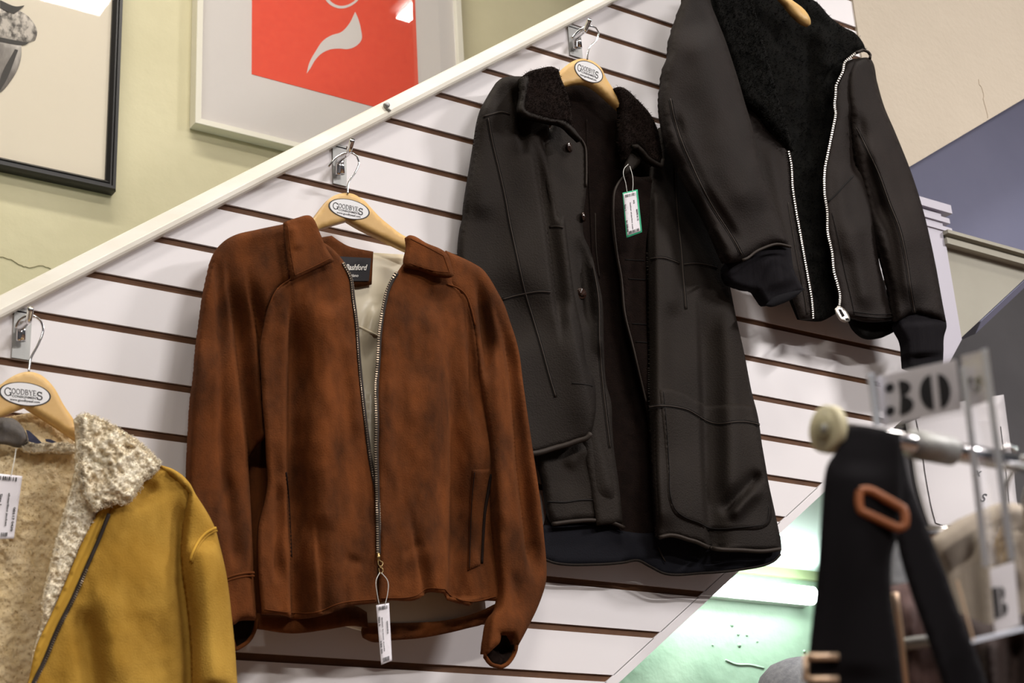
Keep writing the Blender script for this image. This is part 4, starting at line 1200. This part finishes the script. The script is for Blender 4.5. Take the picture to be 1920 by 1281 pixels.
f42 = cloth('front_panel', [(1586, 116), (1600, 110), (1625, 112), (1640, 140), (1640, 240), (1640, 340), (1644, 440), (1648, 490), (1661, 540), (1673, 580), (1680, 598), (1655, 602), (1625, 602), (1600, 596), (1578, 590), (1575, 555), (1571, 535), (1564, 510), (1560, 472), (1552, 435), (1550, 397), (1545, 360), (1547, 315), (1552, 290), (1557, 265), (1563, 240), (1568, 212), (1566, 197), (1568, 177), (1569, 160), (1575, 147), (1583, 132)], b2, L2, t4, res=6, thick=.006, edge=.005)
seam('dart_seam', [(1553, 378), (1570, 362), (1585, 345), (1600, 330)], b2, M['stitch'], f42, .0016)
seam('panel_seam', [(1560, 400), (1572, 450), (1584, 510), (1596, 560), (1602, 590)], b2, M['stitch'], f42, .0009)
seam('hem_seam', [(1600, 585), (1625, 588), (1650, 590), (1676, 588)], b2, M['stitch'], f42, .0010)
seam('hem_seam', [(1602, 591), (1625, 594), (1650, 596), (1678, 594)], b2, M['stitch'], f42, .0010)
cloth('back_hem', [(1590, 592), (1625, 598), (1660, 600), (1681, 598), (1682, 607), (1678, 622), (1655, 632), (1625, 633), (1603, 616), (1596, 602)], field([(1600, 600, .08), (1650, 630, .06)]), M['fur_black'], t4, res=5, thick=.008, edge=.004)
# left shearling lapel
lz = field([(1380, 20, .108), (1420, 120, .112), (1450, 230, .106), (1482, 280, .098), (1360, 60, .115), (1440, 120, .104)], [], [(.0025, (12, 16), 13)])
lp = [(1320, -60), (1400, -60), (1412, 0), (1422, 45), (1438, 100), (1453, 160), (1471, 220), (1488, 283), (1478, 274), (1450, 243), (1426, 210), (1392, 180), (1372, 120), (1356, 70), (1342, 30)]
lpo = cloth('lapel', lp, lz, M['fur_black'], t4, res=6, thick=.014, edge=.010, ew=12)
fuzz('lapel_pile', lp, lz, 3500, .008, .0006, M['fur_black'], lpo, .8, .7, -.001, seed=6)
# sleeves
s1 = field([(1290, 0, .125), (1300, 150, .140), (1260, 150, .125), (1350, 150, .142), (1340, 300, .150), (1400, 350, .148), (1430, 440, .145), (1300, 300, .132), (1390, 470, .140)],
           [([(1262, 200), (1280, 262), (1300, 312), (1330, 370), (1362, 420), (1386, 462)], -.006, 16, 8, 40), ([(1300, 40), (1330, 150), (1370, 280), (1420, 410)], .007, 40, 40, 60), ([(1270, 230), (1292, 300), (1330, 380)], .004, 10, 10)], [(.002, (30, 40), 61)])
so = [(1330, -60), (1296, -40), (1282, 0), (1270, 32), (1260, 67), (1256, 100), (1247, 125), (1244, 150), (1241, 180), (1244, 215), (1254, 260), (1275, 310), (1300, 358), (1320, 395), (1345, 447), (1358, 478), (1366, 492), (1392, 488), (1402, 484), (1430, 466), (1457, 458), (1483, 463), (1470, 430), (1460, 405), (1445, 365), (1430, 322), (1420, 280), (1410, 237), (1396, 190), (1386, 155), (1375, 120), (1360, 75), (1345, 37), (1333, 5)]
sv1 = cloth('sleeve', so, s1, L2, t4, res=6.5, thick=.006, bulge=.035, bw=50, edge=.014, ew=22)
double_seam([(1257, 185), (1265, 225), (1282, 275), (1302, 320), (1322, 362), (1345, 402), (1362, 428), (1380, 457), (1391, 478)], s1, M['leather_seam'], M['stitch'], sv1, 3.0)
seam('cuff_edge', [(1392, 488), (1402, 484), (1416, 473), (1430, 466), (1457, 458), (1483, 463)], s1, M['leather_seam'], sv1, .0026)
k1 = field([(1440, 480, .122), (1400, 520, .108), (1490, 530, .122), (1440, 565, .112)], [([(1440, 470), (1470, 545)], .006, 30, 30, 20)])
kc = cloth('knit_cuff', [(1362, 488), (1392, 480), (1430, 462), (1457, 455), (1482, 462), (1490, 510), (1508, 543), (1480, 558), (1452, 570), (1438, 572), (1420, 545), (1396, 540), (1370, 530), (1362, 510)], k1, M['knit'], sv1, res=5, thick=.006, bulge=.03, bw=30, edge=.006, ew=10)
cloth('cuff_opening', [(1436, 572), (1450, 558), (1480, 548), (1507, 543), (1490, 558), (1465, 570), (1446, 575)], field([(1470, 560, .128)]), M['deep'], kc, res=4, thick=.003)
s2f = field([(1620, 130, .100), (1640, 250, .108), (1690, 330, .102), (1680, 450, .122), (1730, 500, .112), (1720, 580, .118), (1650, 400, .108)],
            [([(1618, 250), (1640, 300), (1660, 355), (1680, 410), (1692, 460), (1700, 520), (1706, 580)], .010, 14, 30, 50), ([(1606, 200), (1620, 270), (1640, 350), (1655, 420)], -.006, 10, 10)], [(.002, (30, 40), 62)])
s2o = [(1600, 112), (1628, 108), (1634, 112), (1645, 155), (1658, 200), (1676, 242), (1693, 283), (1706, 316), (1716, 345), (1727, 380), (1740, 430), (1755, 500), (1767, 567), (1774, 603), (1745, 594), (1712, 589), (1683, 602), (1681, 595), (1672, 542), (1658, 484), (1645, 442), (1630, 385), (1614, 310), (1600, 230), (1590, 150)]
sv2 = cloth('sleeve', s2o, s2f, L2, t4, res=6, thick=.006, bulge=.03, bw=40, edge=.012, ew=18)
double_seam([(1605, 240), (1625, 278), (1647, 325), (1667, 380), (1687, 432), (1700, 492), (1707, 542), (1715, 587)], s2f, M['leather_seam'], M['stitch'], sv2, 3.0)
k2 = field([(1730, 600, .108), (1735, 660, .102)], [([(1730, 600), (1735, 670)], .008, 30, 30, 10)])
cloth('knit_cuff', [(1683, 602), (1697, 592), (1712, 586), (1730, 586), (1745, 591), (1774, 602), (1775, 612), (1770, 632), (1769, 660), (1768, 690), (1735, 696), (1702, 690), (1700, 665), (1697, 637), (1686, 616)], k2, M['knit'], sv2, res=5, thick=.006, bulge=.03, bw=30, edge=.008, ew=12)
# collar wing with zip running round its edge
wz = field([(1600, 80, .085), (1628, 105, .098)])
zz1 = [(1479, 284), (1484, 310), (1486, 347), (1492, 390), (1501, 440), (1508, 480), (1516, 525), (1522, 560), (1525, 596)]
zz2 = [(1618, 95), (1607, 98), (1595, 107), (1584, 117), (1581, 132), (1574, 147), (1568, 160), (1567, 177), (1565, 197), (1567, 212), (1562, 240), (1557, 265), (1552, 290), (1547, 315), (1546, 360), (1551, 397), (1552, 435), (1560, 472), (1564, 510), (1571, 535), (1575, 555), (1574, 574)]
seam('zip_tape', zz1, b1, M['zip_dark'], f41, .0030)
teeth('zip_teeth', zz1, b1, .0042, 4.2, .9, 1.3, M['silver_teeth'], f41, 0)
seam('zip_tape', zz2, b2, M['zip_dark'], f42, .0030)
teeth('zip_teeth', zz2, b2, .0042, 4.2, .9, 1.7, M['silver_teeth'], f42, 0)
seam('collar_edge', [(1606, 99), (1618, 94), (1628, 98), (1632, 104), (1631, 110)], field(.098), M['leather_seam'], t4, .0032, 0, 3)
zpz = field(.108)
zpo = cloth('zip_pull', [(1566, 579), (1572, 573), (1579, 576), (1594, 599), (1592, 603), (1585, 604), (1576, 600), (1569, 590)], zpz, M['silver_teeth'], t4, res=3, thick=.002, edge=.0006, ew=2, corner=60)
flat('pull_slot', [[(1572, 580), (1577, 580), (1584, 592), (1580, 595)], ], .1086, M['stitch'], zpo)
flat('pull_slot', [[(1585, 597), (1590, 596), (1592, 600), (1587, 601)]], .1086, M['stitch'], zpo)

# ================================================================== mustard shearling jacket
YE = M['yellow']
t5 = thing('shearling_jacket', 'mustard suede jacket with curly cream fleece collar', 'jacket', P((200, 1400), 0.1)[0])
yb = field([(60, 850, .075), (60, 1100, .065), (0, 1300, .07), (120, 1100, .075)], [], [(.002, 16, 21), (.0020, 6, 22), (.0012, 3.4, 24)])
yo = [(-120, 810), (-40, 790), (0, 784), (30, 779), (60, 775), (100, 798), (140, 822), (165, 860), (160, 960), (140, 1080), (110, 1200), (80, 1330), (60, 1420), (-110, 1420)]
yl = cloth('fleece_lining', yo, yb, M['fleece_in'], t5, res=4, thick=.008, edge=.003)
fuzz('lining_pile', yo, yb, 8000, .0035, .0006, M['curl_in'], yl, 1.0, .6, -.001, seed=8)
rl = field([(60, 838, .095), (150, 838, .10)], [], [(.003, 8, 23)])
ro2 = [(40, 836), (57, 830), (80, 832), (105, 830), (130, 832), (150, 834), (150, 846), (125, 848), (95, 846), (70, 848), (48, 846)]
rlo = cloth('fleece_roll', ro2, rl, M['fleece'], t5, res=5, thick=.012, edge=.008, ew=8)
fuzz('roll_pile', ro2, rl, 700, .007, .0005, M['curl'], rlo, 1.2, .6, -.002, seed=9)
lpz = field([(0, 800, .098), (60, 825, .098)], [([(0, 800), (30, 805), (50, 825)], .004, 14, 14, 5)])
hl = cloth('hang_loop', [(-60, 790), (-20, 784), (10, 783), (25, 785), (35, 792), (44, 803), (50, 815), (54, 830), (40, 838), (10, 832), (-60, 830)], lpz, M['loop'], t5, res=5, thick=.004, edge=.003)
flat('loop_ribbon', [[(49, 806), (55, 808), (66, 818), (79, 831), (70, 832), (54, 828)]], .103, M['ribbon'], hl)
flat('loop_ribbon', [[(85, 823), (95, 824), (106, 829), (98, 831), (86, 828)]], .104, M['ribbon'], hl)
# front, facing and sleeve
yf = field([(220, 960, .150), (300, 890, .135), (260, 1100, .165), (150, 1120, .150), (80, 1260, .150), (340, 1000, .140), (340, 1250, .150), (200, 1300, .165)],
           [([(150, 1130), (165, 1200), (175, 1280), (180, 1380)], -.010, 22, 22, 50), ([(190, 1080), (210, 1180), (225, 1300)], .006, 26, 34, 60), ([(335, 930), (338, 1000), (340, 1100), (352, 1200), (358, 1380)], -.010, 16, 10, 50), ([(240, 950), (270, 930), (300, 900)], -.007, 16, 20, 30)],
           [(.003, (50, 80), 71), (.0012, (14, 22), 72)])
yfo = [(215, 940), (260, 910), (300, 872), (325, 880), (352, 902), (357, 920), (352, 960), (347, 1010), (349, 1060), (357, 1122), (364, 1185), (368, 1281), (376, 1430), (30, 1430), (62, 1281), (82, 1240), (107, 1180), (137, 1120), (160, 1067), (185, 1010), (206, 960)]
yfr = cloth('front_panel', yfo, yf, YE, t5, res=7, thick=.006, edge=.005)
zy = [(204, 964), (185, 1012), (160, 1069), (137, 1122), (107, 1182), (82, 1242), (62, 1283), (40, 1340)]
seam('zip_tape', zy, yf, M['zip_dark'], yfr, .0024)
teeth('zip_teeth', [(p[0] + 3, p[1]) for p in zy[2:]], yf, .0026, 4.5, 1.1, 2.2, M['zip_teeth'], yfr, 0)
eg = field([(200, 950, .146), (130, 1100, .148), (60, 1280, .148)], [([(196, 966), (176, 1010), (150, 1060), (128, 1108), (100, 1165), (74, 1226), (56, 1280)], -.0022, 4, 4, 10)])
ego = [(180, 968), (190, 950), (205, 948), (218, 944), (208, 962), (186, 1008), (161, 1065), (138, 1118), (108, 1178), (83, 1238), (63, 1281), (40, 1340), (30, 1340), (54, 1281), (70, 1212), (100, 1147), (125, 1090), (155, 1017)]
egp = cloth('facing_edge', ego, eg, M['yellow_edge'], t5, res=5, thick=.005, edge=.003, ew=5)
ff = field([(170, 900, .145), (130, 1000, .142), (100, 1100, .138), (80, 1180, .138)], [], [(.003, 7, 25), (.0016, 3.6, 29)])
ffo = [(150, 790), (175, 850), (195, 950), (185, 962), (155, 1019), (125, 1092), (100, 1149), (72, 1216), (60, 1260), (70, 1200), (80, 1172), (82, 1120), (92, 1080), (107, 1015), (122, 960), (140, 897), (150, 847)]
ffp = cloth('fleece_facing', ffo, ff, M['fleece'], t5, res=3, thick=.010, edge=.006, ew=8)
fuzz('facing_pile', ffo, ff, 3600, .0045, .0006, M['curl'], ffp, 1.2, .6, -.001, seed=12)
ys = field([(360, 940, .150), (400, 1000, .150), (385, 1060, .172), (400, 1250, .180), (430, 1200, .160), (372, 1200, .165)], [([(380, 1010), (388, 1100), (398, 1200), (404, 1300)], .010, 26, 30, 30)], [(.002, (26, 60), 73)])
yso = [(300, 872), (325, 880), (355, 905), (367, 927), (385, 955), (402, 987), (412, 1022), (425, 1080), (435, 1160), (441, 1220), (445, 1281), (456, 1430), (372, 1430), (368, 1281), (364, 1185), (357, 1122), (349, 1060), (347, 1012), (351, 965), (355, 925), (330, 900)]
ysl = cloth('sleeve', yso, ys, YE, t5, res=6, thick=.006, bulge=.035, bw=40, edge=.012, ew=18)
seam('sleeve_seam', [(357, 1052), (362, 1036), (372, 1016), (386, 1000), (405, 990)], ys, M['yellow_edge'], ysl, .0020, 0)
seam('sleeve_seam', [(360, 1056), (365, 1040), (375, 1021), (389, 1005), (407, 995)], ys, YE, ysl, .0016, -.0002)
# curly collar
cy = field([(160, 790, .150), (220, 850, .172), (290, 872, .160), (240, 930, .172), (170, 900, .155)], [([(215, 830), (220, 880), (214, 935)], .004, 20, 20, 20)], [(.004, 15, 26), (.0042, 8, 27), (.0022, 4, 28)])
cyo = [(147, 779), (160, 776), (175, 780), (195, 788), (212, 798), (237, 813), (258, 826), (275, 840), (290, 855), (302, 869), (296, 882), (282, 892), (270, 903), (263, 914), (256, 924), (247, 938), (236, 947), (226, 944), (216, 945), (206, 950), (190, 952), (178, 958), (160, 930), (150, 890), (150, 847), (150, 800)]
cyp = cloth('collar', cyo, cy, M['fleece'], t5, res=2.6, thick=.02, edge=.014, ew=12)
fuzz('collar_curls', cyo, cy, 7500, .007, .0006, M['curl'], cyp, 1.3, .6, -.003, seed=14)
price_tag('price_tag', 'white price tag hanging inside the mustard jacket', [(-22, 886), (42, 893), (26, 1010), (-32, 1012)], .115,
          [[(30, 842, .10), (27, 862, .112), (21, 892, .116)]], lines=[('Size L', .40, .30, .50, .12), ('00117 0420', .86, .50, .88, .10), ('shearling jacket', .66, .28, .80, .08)], bars=[(.03, .09), (.90, .96)])
# the other half of the mustard jacket, beyond the left edge of the photo
def mir(pts):
    return [(40 - q[0], q[1]) for q in pts][::-1]
def mfn(fn):
    def g(V):
        V = np.atleast_2d(np.asarray(V, float)).copy()
        V[:, 0] = 40 - V[:, 0]
        return fn(V)
    return g
cloth('front_panel', mir(yfo), mfn(yf), YE, t5, res=9, thick=.006, edge=.005)
cloth('facing_edge', mir(ego), mfn(eg), M['yellow_edge'], t5, res=7, thick=.005, edge=.003, ew=5)
cloth('fleece_facing', mir(ffo), mfn(ff), M['fleece'], t5, res=6, thick=.010, edge=.006, ew=8)
cloth('sleeve', mir(yso), mfn(ys), YE, t5, res=8, thick=.006, bulge=.035, bw=40, edge=.012, ew=18)
cyl = cloth('collar', mir(cyo), mfn(cy), M['fleece'], t5, res=5, thick=.02, edge=.016, ew=14)
fuzz('collar_curls', mir(cyo), mfn(cy), 2400, .010, .0012, M['curl'], cyl, 1.3, .6, -.003, seed=24)
# ================================================================== rack in the foreground
NH = np.array([FW[0], FW[1], 0.0])
NH /= np.linalg.norm(NH)

def upright(p0, n):
    """vertical plane through p0 with horizontal normal n (pointing away); d = distance in front of it"""
    def fn(V, d):
        V = np.atleast_2d(np.asarray(V, float))
        ray = FW + ((V[:, 0:1] - 960) / FPX) * RT - ((V[:, 1:2] - 640.5) / FPX) * UP
        t = ((p0 - CAM) @ n - np.asarray(d, float).reshape(-1)) / (ray @ n)
        return CAM + ray * t[:, None]
    return fn

def at_depth(T, y=820):
    return upright(Q((1700, y), T)[0], NH)

rk = thing('garment_rack', 'chrome clothes rail with round cream end cap in the foreground', 'clothes rack', Q((2010, 1500), 1.10)[0] * np.array([1, 1, 0]))
ra_, rb_ = Q((1556, 806), 0.995)[0], Q((2010, 886), 1.10)[0]
rail = MB().tube([ra_, rb_], 0.0064, 16).build('rail', M['chrome'], rk, True)
ax = (rb_ - ra_) / np.linalg.norm(rb_ - ra_)
ec = MB().tube([ra_ - ax * .0042, ra_ - ax * .0050, ra_ - ax * .0050, ra_ - ax * .0040, ra_ + ax * .001], [.0075, .0085, .0130, .0148, .0150], 28).build('end_cap', M['cream_plastic'], rk, True)
MB().tube([ra_ - ax * .0052, ra_ - ax * .0040], .0030, 14).build('cap_plug', M['steel'], ec, True)
jn = ra_ + (rb_ - ra_) * 0.42
MB().tube([jn - ax * .022, jn + ax * .012], .0095, 16).build('rail_joint', M['steel'], rk, True)
MB().tube([rb_, rb_ * np.array([1, 1, 0]) + np.array([0, 0, .02])], .012, 14).build('upright', M['chrome'], rk, True)
r2a, r2b = Q((1648, 1000), 1.20)[0], Q((2010, 1004), 1.215)[0]
MB().tube([r2a, r2b], .006, 12).build('lower_rail', M['chrome'], rk, True)
MB().tube([r2b, np.array([rb_[0], rb_[1], r2b[2]])], .006, 12).build('rail_arm', M['chrome'], rk, True)
bs = rb_ * np.array([1, 1, 0])
MB().box((bs[0] - .25, bs[1] - .02, 0), (bs[0] + .25, bs[1] + .02, .025)).build('foot', M['steel'], rk)

# black suspenders hung over the rail
su = thing('suspenders', 'black elastic suspenders with tan slider draped over the rail', 'suspenders', Q((1620, 1290), 1.0)[0])
pj = at_depth(0.985)
z1_ = field([(1610, 800, 0), (1600, 860, .006), (1600, 1300, 0)], [([(1610, 860), (1605, 1280)], .003, 50, 50)])
cloth('strap', [(1580, 800), (1610, 797), (1650, 803), (1688, 813), (1691, 850), (1691, 950), (1682, 1010), (1673, 1040), (1672, 1110), (1686, 1210), (1700, 1330), (1508, 1330), (1520, 1200), (1531, 1100), (1541, 960), (1546, 900), (1552, 872), (1566, 850), (1578, 828)], z1_, M['webbing'], su, res=9, thick=.002, edge=.002, proj=pj, bdir=FW)
pj2 = at_depth(1.02)
cloth('strap', [(1640, 812), (1688, 813), (1692, 845), (1705, 902), (1722, 947), (1745, 1005), (1772, 1072), (1802, 1155), (1830, 1220), (1866, 1330), (1785, 1330), (1735, 1185), (1705, 1100), (1688, 1040), (1675, 980), (1650, 900)], field(0.0), M['webbing'], su, res=9, thick=.002, edge=.002, proj=pj2, bdir=FW)
rg = curve([(1612, 921), (1626, 919), (1660, 935), (1693, 954), (1697, 968), (1696, 986), (1684, 991), (1650, 975), (1613, 958), (1610, 940)], 5, True)
MB().tube(np.vstack([pj(rg, np.full(len(rg), .010)), pj(rg[:1], .010)]), .0027, 10, False).build('slider', M['tan_leather'], su, True)
cl_ = thing('clip', 'pale gold metal clip at the lower end of the suspenders', 'clip', Q((1540, 1290), .97)[0])
for y in (1232, 1275):
    MB().tube(pj([(1513, y), (1530, y), (1572, y)], np.full(3, .006)), .0022, 10).build('prong', M['pale_metal'], cl_, True)
MB().tube(pj([(1512, 1230), (1510, 1278)], np.full(2, .004)), .0018, 8).build('bar', M['pale_metal'], cl_, True)

# acrylic size sign 30 / TS
sg = thing('size_sign', 'clear acrylic rack sign reading 30 in black stencil numerals', 'sign', Q((1740, 960), .98)[0])
def through(a, b):
    t = np.array([(b - a)[0], (b - a)[1], 0.0])
    n = np.array([-t[1], t[0], 0.0]) / np.linalg.norm(t)
    return upright(a, n if n @ FW > 0 else -n)
front = through(Q((1646, 740), 1.02)[0], Q((1798, 720), .975)[0])
side = through(Q((1800, 720), .975)[0], Q((1850, 710), .945)[0])
def slab(name, quad, d, th, mat, parent, proj):
    return MB().prism(proj(np.array(quad, float), np.full(len(quad), d)), FW * th).build(name, mat, parent)
cd1 = slab('card', [(1646, 706), (1792, 674), (1804, 768), (1657, 800)], 0, .0008, M['paper'], sg, front)
slab('acrylic_panel', [(1634, 702), (1797, 664), (1810, 776), (1647, 808)], .004, .002, M['acrylic'], sg, front)
slab('acrylic_edge', [(1629, 703), (1640, 700), (1653, 797), (1641, 799)], .004, .006, M['acrylic_glow'], sg, front)
def tl(*q):
    return [(1500 + x / 4.571, 620 + y / 4.571) for x, y in q]
def disc(cx, cy, rx, ry, a0=0, a1=360, sk=0.0, n=26):
    return tl(*[(cx + rx * math.cos(math.radians(a)) + sk * ry * math.sin(math.radians(a)), cy + ry * math.sin(math.radians(a)) - 0.14 * rx * math.cos(math.radians(a))) for a in np.linspace(a0, a1, n)])
nums = [disc(768, 490, 40, 40)[:-1], disc(773, 688, 40, 40)[:-1],
        disc(858, 497, 92, 68, -98, 90, .05), disc(866, 644, 108, 80, -90, 98, .05),
        disc(1135, 528, 108, 150, 90, 270, .10), disc(1192, 520, 98, 148, -90, 90, .10)]
for pl in nums:
    slab('numeral_print', pl, .0005, .0003, M['ink'], cd1, front)
cd2 = slab('card', [(1803, 668), (1845, 657), (1858, 751), (1814, 766)], 0, .0008, M['paper'], sg, side)
for txt, o, w in (('T', (1808, 737), 13), ('S', (1826, 735), 12)):
    for pl in place(font_polys(txt, 0, .06), o, (1, -.25), (3, -36), w):
        slab('letter_print', pl, .0006, .0003, M['ink'], cd2, side)
slab('acrylic_panel', [(1806, 680), (1850, 655), (1899, 1050), (1850, 1062)], .004, .0015, M['acrylic'], sg, side)
slab('acrylic_edge', [(1803, 690), (1812, 688), (1856, 1062), (1844, 1064)], .006, .003, M['acrylic_glow'], sg, side)
slab('acrylic_edge', [(1842, 656), (1852, 654), (1905, 1048), (1893, 1052)], .006, .003, M['acrylic_glow'], sg, side)

# second acrylic sign with a stencil B
s2_ = thing('size_sign', 'lower acrylic rack sign with a black stencil letter B', 'sign', Q((1860, 1200), .96)[0])
pB = at_depth(.96, 1120)
cB = slab('card', [(1856, 1068), (1902, 1054), (1913, 1172), (1866, 1190)], 0, .0008, M['paper'], s2_, pB)
slab('acrylic_panel', [(1800, 1062), (1906, 1040), (1922, 1180), (1828, 1206)], .006, .002, M['acrylic'], s2_, pB)
slab('acrylic_edge', [(1794, 1090), (1797, 1088), (1828, 1202), (1825, 1205)], .008, .002, M['pale_metal'], s2_, pB)
slab('acrylic_edge', [(1821, 1200), (1922, 1176), (1922, 1182), (1823, 1207)], .008, .002, M['acrylic_glow'], s2_, pB)
def tb4(*q):
    return [(1440 + x / 4, 960 + y / 4) for x, y in q]
for pl in (tb4((1678, 572), (1722, 562), (1745, 792), (1702, 802)), tb4((1735, 562), (1762, 566), (1776, 596), (1774, 640), (1748, 672)), tb4((1750, 676), (1782, 684), (1800, 718), (1790, 765), (1758, 788))):
    slab('letter_print', pl, .0006, .0003, M['ink'], cB, pB)

# clothes further along the rail
def hung(name, label, cat, outline, T, mat, folds, hook_top, partname='body', depth=.004):
    t = thing(name, label, cat, Q((np.mean([q[0] for q in outline]), max(q[1] for q in outline)), T)[0])
    cloth(partname, outline, field(0.0, folds, [(.002, (40, 120), 5)]), mat, t, res=12, thick=.02, edge=.010, ew=20, proj=at_depth(T), bdir=NH)
    if hook_top:
        x, y = hook_top
        MB().tube(curve(Q([(x, y + 150), (x, y + 60), (x + 22, y + 28), (x + 16, y + 2), (x, y - 6), (x - 14, y + 6)], T), .004), .0016, 8).build('hanger_hook', M['chrome'], t, True)
    return t
hung('blouse', 'oatmeal blouse hanging behind the acrylic sign', 'blouse', [(1744, 1012), (1790, 978), (1850, 952), (1872, 944), (1904, 944), (1930, 954), (1990, 980), (2030, 1010), (2040, 1330), (1800, 1330), (1790, 1200), (1764, 1080)], 1.13, M['oat'], [([(1850, 980), (1862, 1320)], .012, 20, 14), ([(1900, 980), (1905, 1110)], .010, 14, 10)], (1890, 842))
hung('sweater', 'mauve brown sweater seen between the suspender straps', 'sweater', [(1660, 1100), (1720, 1092), (1800, 1110), (1850, 1180), (1880, 1330), (1640, 1330)], 1.20, M['taupe'], [([(1700, 1110), (1716, 1320)], .010, 14, 14)], (1722, 1000))
hung('cardigan', 'dark brown cardigan in the bottom right corner', 'cardigan', [(1800, 1150), (1860, 1170), (1960, 1130), (1990, 1330), (1780, 1330)], 1.06, M['brown_cloth'], [([(1850, 1180), (1860, 1320)], .012, 14, 14), ([(1905, 1180), (1900, 1320)], -.012, 14, 14)], (1925, 860))
hung('scarf', 'pale grey scarf glimpsed above the mauve sweater', 'scarf', [(1655, 1000), (1690, 996), (1716, 1040), (1716, 1112), (1690, 1118), (1655, 1112)], 1.225, M['grey_felt'], [], None)
MB().tube(Q([(1677, 1112), (1682, 1150), (1690, 1216), (1702, 1330)], 1.09), .0028, 10).build('metal_rod', M['pale_metal'], None, True, label='thin pale metal rod between the suspender straps', cat='rod')
MB().tube(Q([(1680, 1212), (1712, 1206), (1760, 1200)], 1.13), .0045, 10).build('grey_bar', M['steel'], None, True, label='short grey bar crossing in front of the mauve sweater', cat='bar')

# shield-shaped plaque on the dark wall
pq = thing('wall_plaque', 'white shield shaped plaque with black border on the dark wall', 'sign', P((1800, 995), -.40)[0])
pb_ = [(1700, 770), (1714, 845), (1718, 875), (1723, 905), (1732, 940), (1742, 972), (1749, 990), (1756, 997), (1772, 994), (1800, 990), (1850, 980), (1900, 970), (1910, 962), (1906, 935), (1901, 885), (1890, 800), (1882, 740)]
cloth('board', pb_, field(-.405), M['laminate'], pq, res=14, thick=.012, edge=.001, ew=4, dmin=-9)
ib = np.array([(1716, 780), (1729, 847), (1734, 885), (1740, 920), (1747, 955), (1754, 981), (1772, 987), (1830, 978), (1893, 960), (1891, 940), (1886, 885), (1876, 800)], float)
bl = curve(ib, 6)
MB().tube(P(bl, -.404), .0013, 6).build('border_line', M['ink'], pq, True)
for txt, o in (('x', (1826, 892)), ('S', (1836, 940))):
    for pl in place(font_polys(txt, .3, .01), o, (22, 3), (3, -22)):
        flat('letter_print', [pl], -.4035, M['ink'], pq)

# grey felt hat on a stand under the stairs
hc = Q((1512, 1316), 2.40)[0]
ht = thing('hat', 'grey felt hat with rounded crown below the mint wall', 'hat', (hc[0], hc[1], hc[2] - .05))
def lathe(name, prof, c, mat, parent, n=36):
    v, f = [], []
    for r, z in prof:
        for k in range(n):
            a = 2 * math.pi * k / n
            v.append((c[0] + r * math.cos(a), c[1] + r * math.sin(a), c[2] + z))
    m = len(prof)
    for i in range(m - 1):
        for k in range(n):
            f.append((i * n + k, i * n + (k + 1) % n, (i + 1) * n + (k + 1) % n, (i + 1) * n + k))
    f.append(list(range(n))[::-1])
    f.append([(m - 1) * n + k for k in range(n)])
    return fix_normals(mesh(name, v, f, mat, parent, True))
lathe('crown', [(.078, -.05), (.077, -.01), (.073, .02), (.064, .04), (.048, .055), (.028, .062), (.008, .064)], hc, M['grey_felt'], ht)
lathe('brim', [(.06, -.052), (.135, -.056), (.138, -.053), (.135, -.050), (.06, -.046)], hc, M['grey_felt'], ht)
lathe('band', [(.0785, -.046), (.0795, -.044), (.0795, -.022), (.078, -.020)], hc, M['ink'], ht)
hs = thing('hat_stand', 'slim steel hat stand holding the grey felt hat', 'stand', (hc[0], hc[1], 0))
lathe('base', [(.14, 0), (.14, .012), (.03, .022), (.012, .03)], (hc[0], hc[1], 0), M['steel'], hs)
MB().tube([(hc[0], hc[1], .02), (hc[0], hc[1], hc[2] - .056)], .010, 12).build('pole', M['steel'], hs, True)
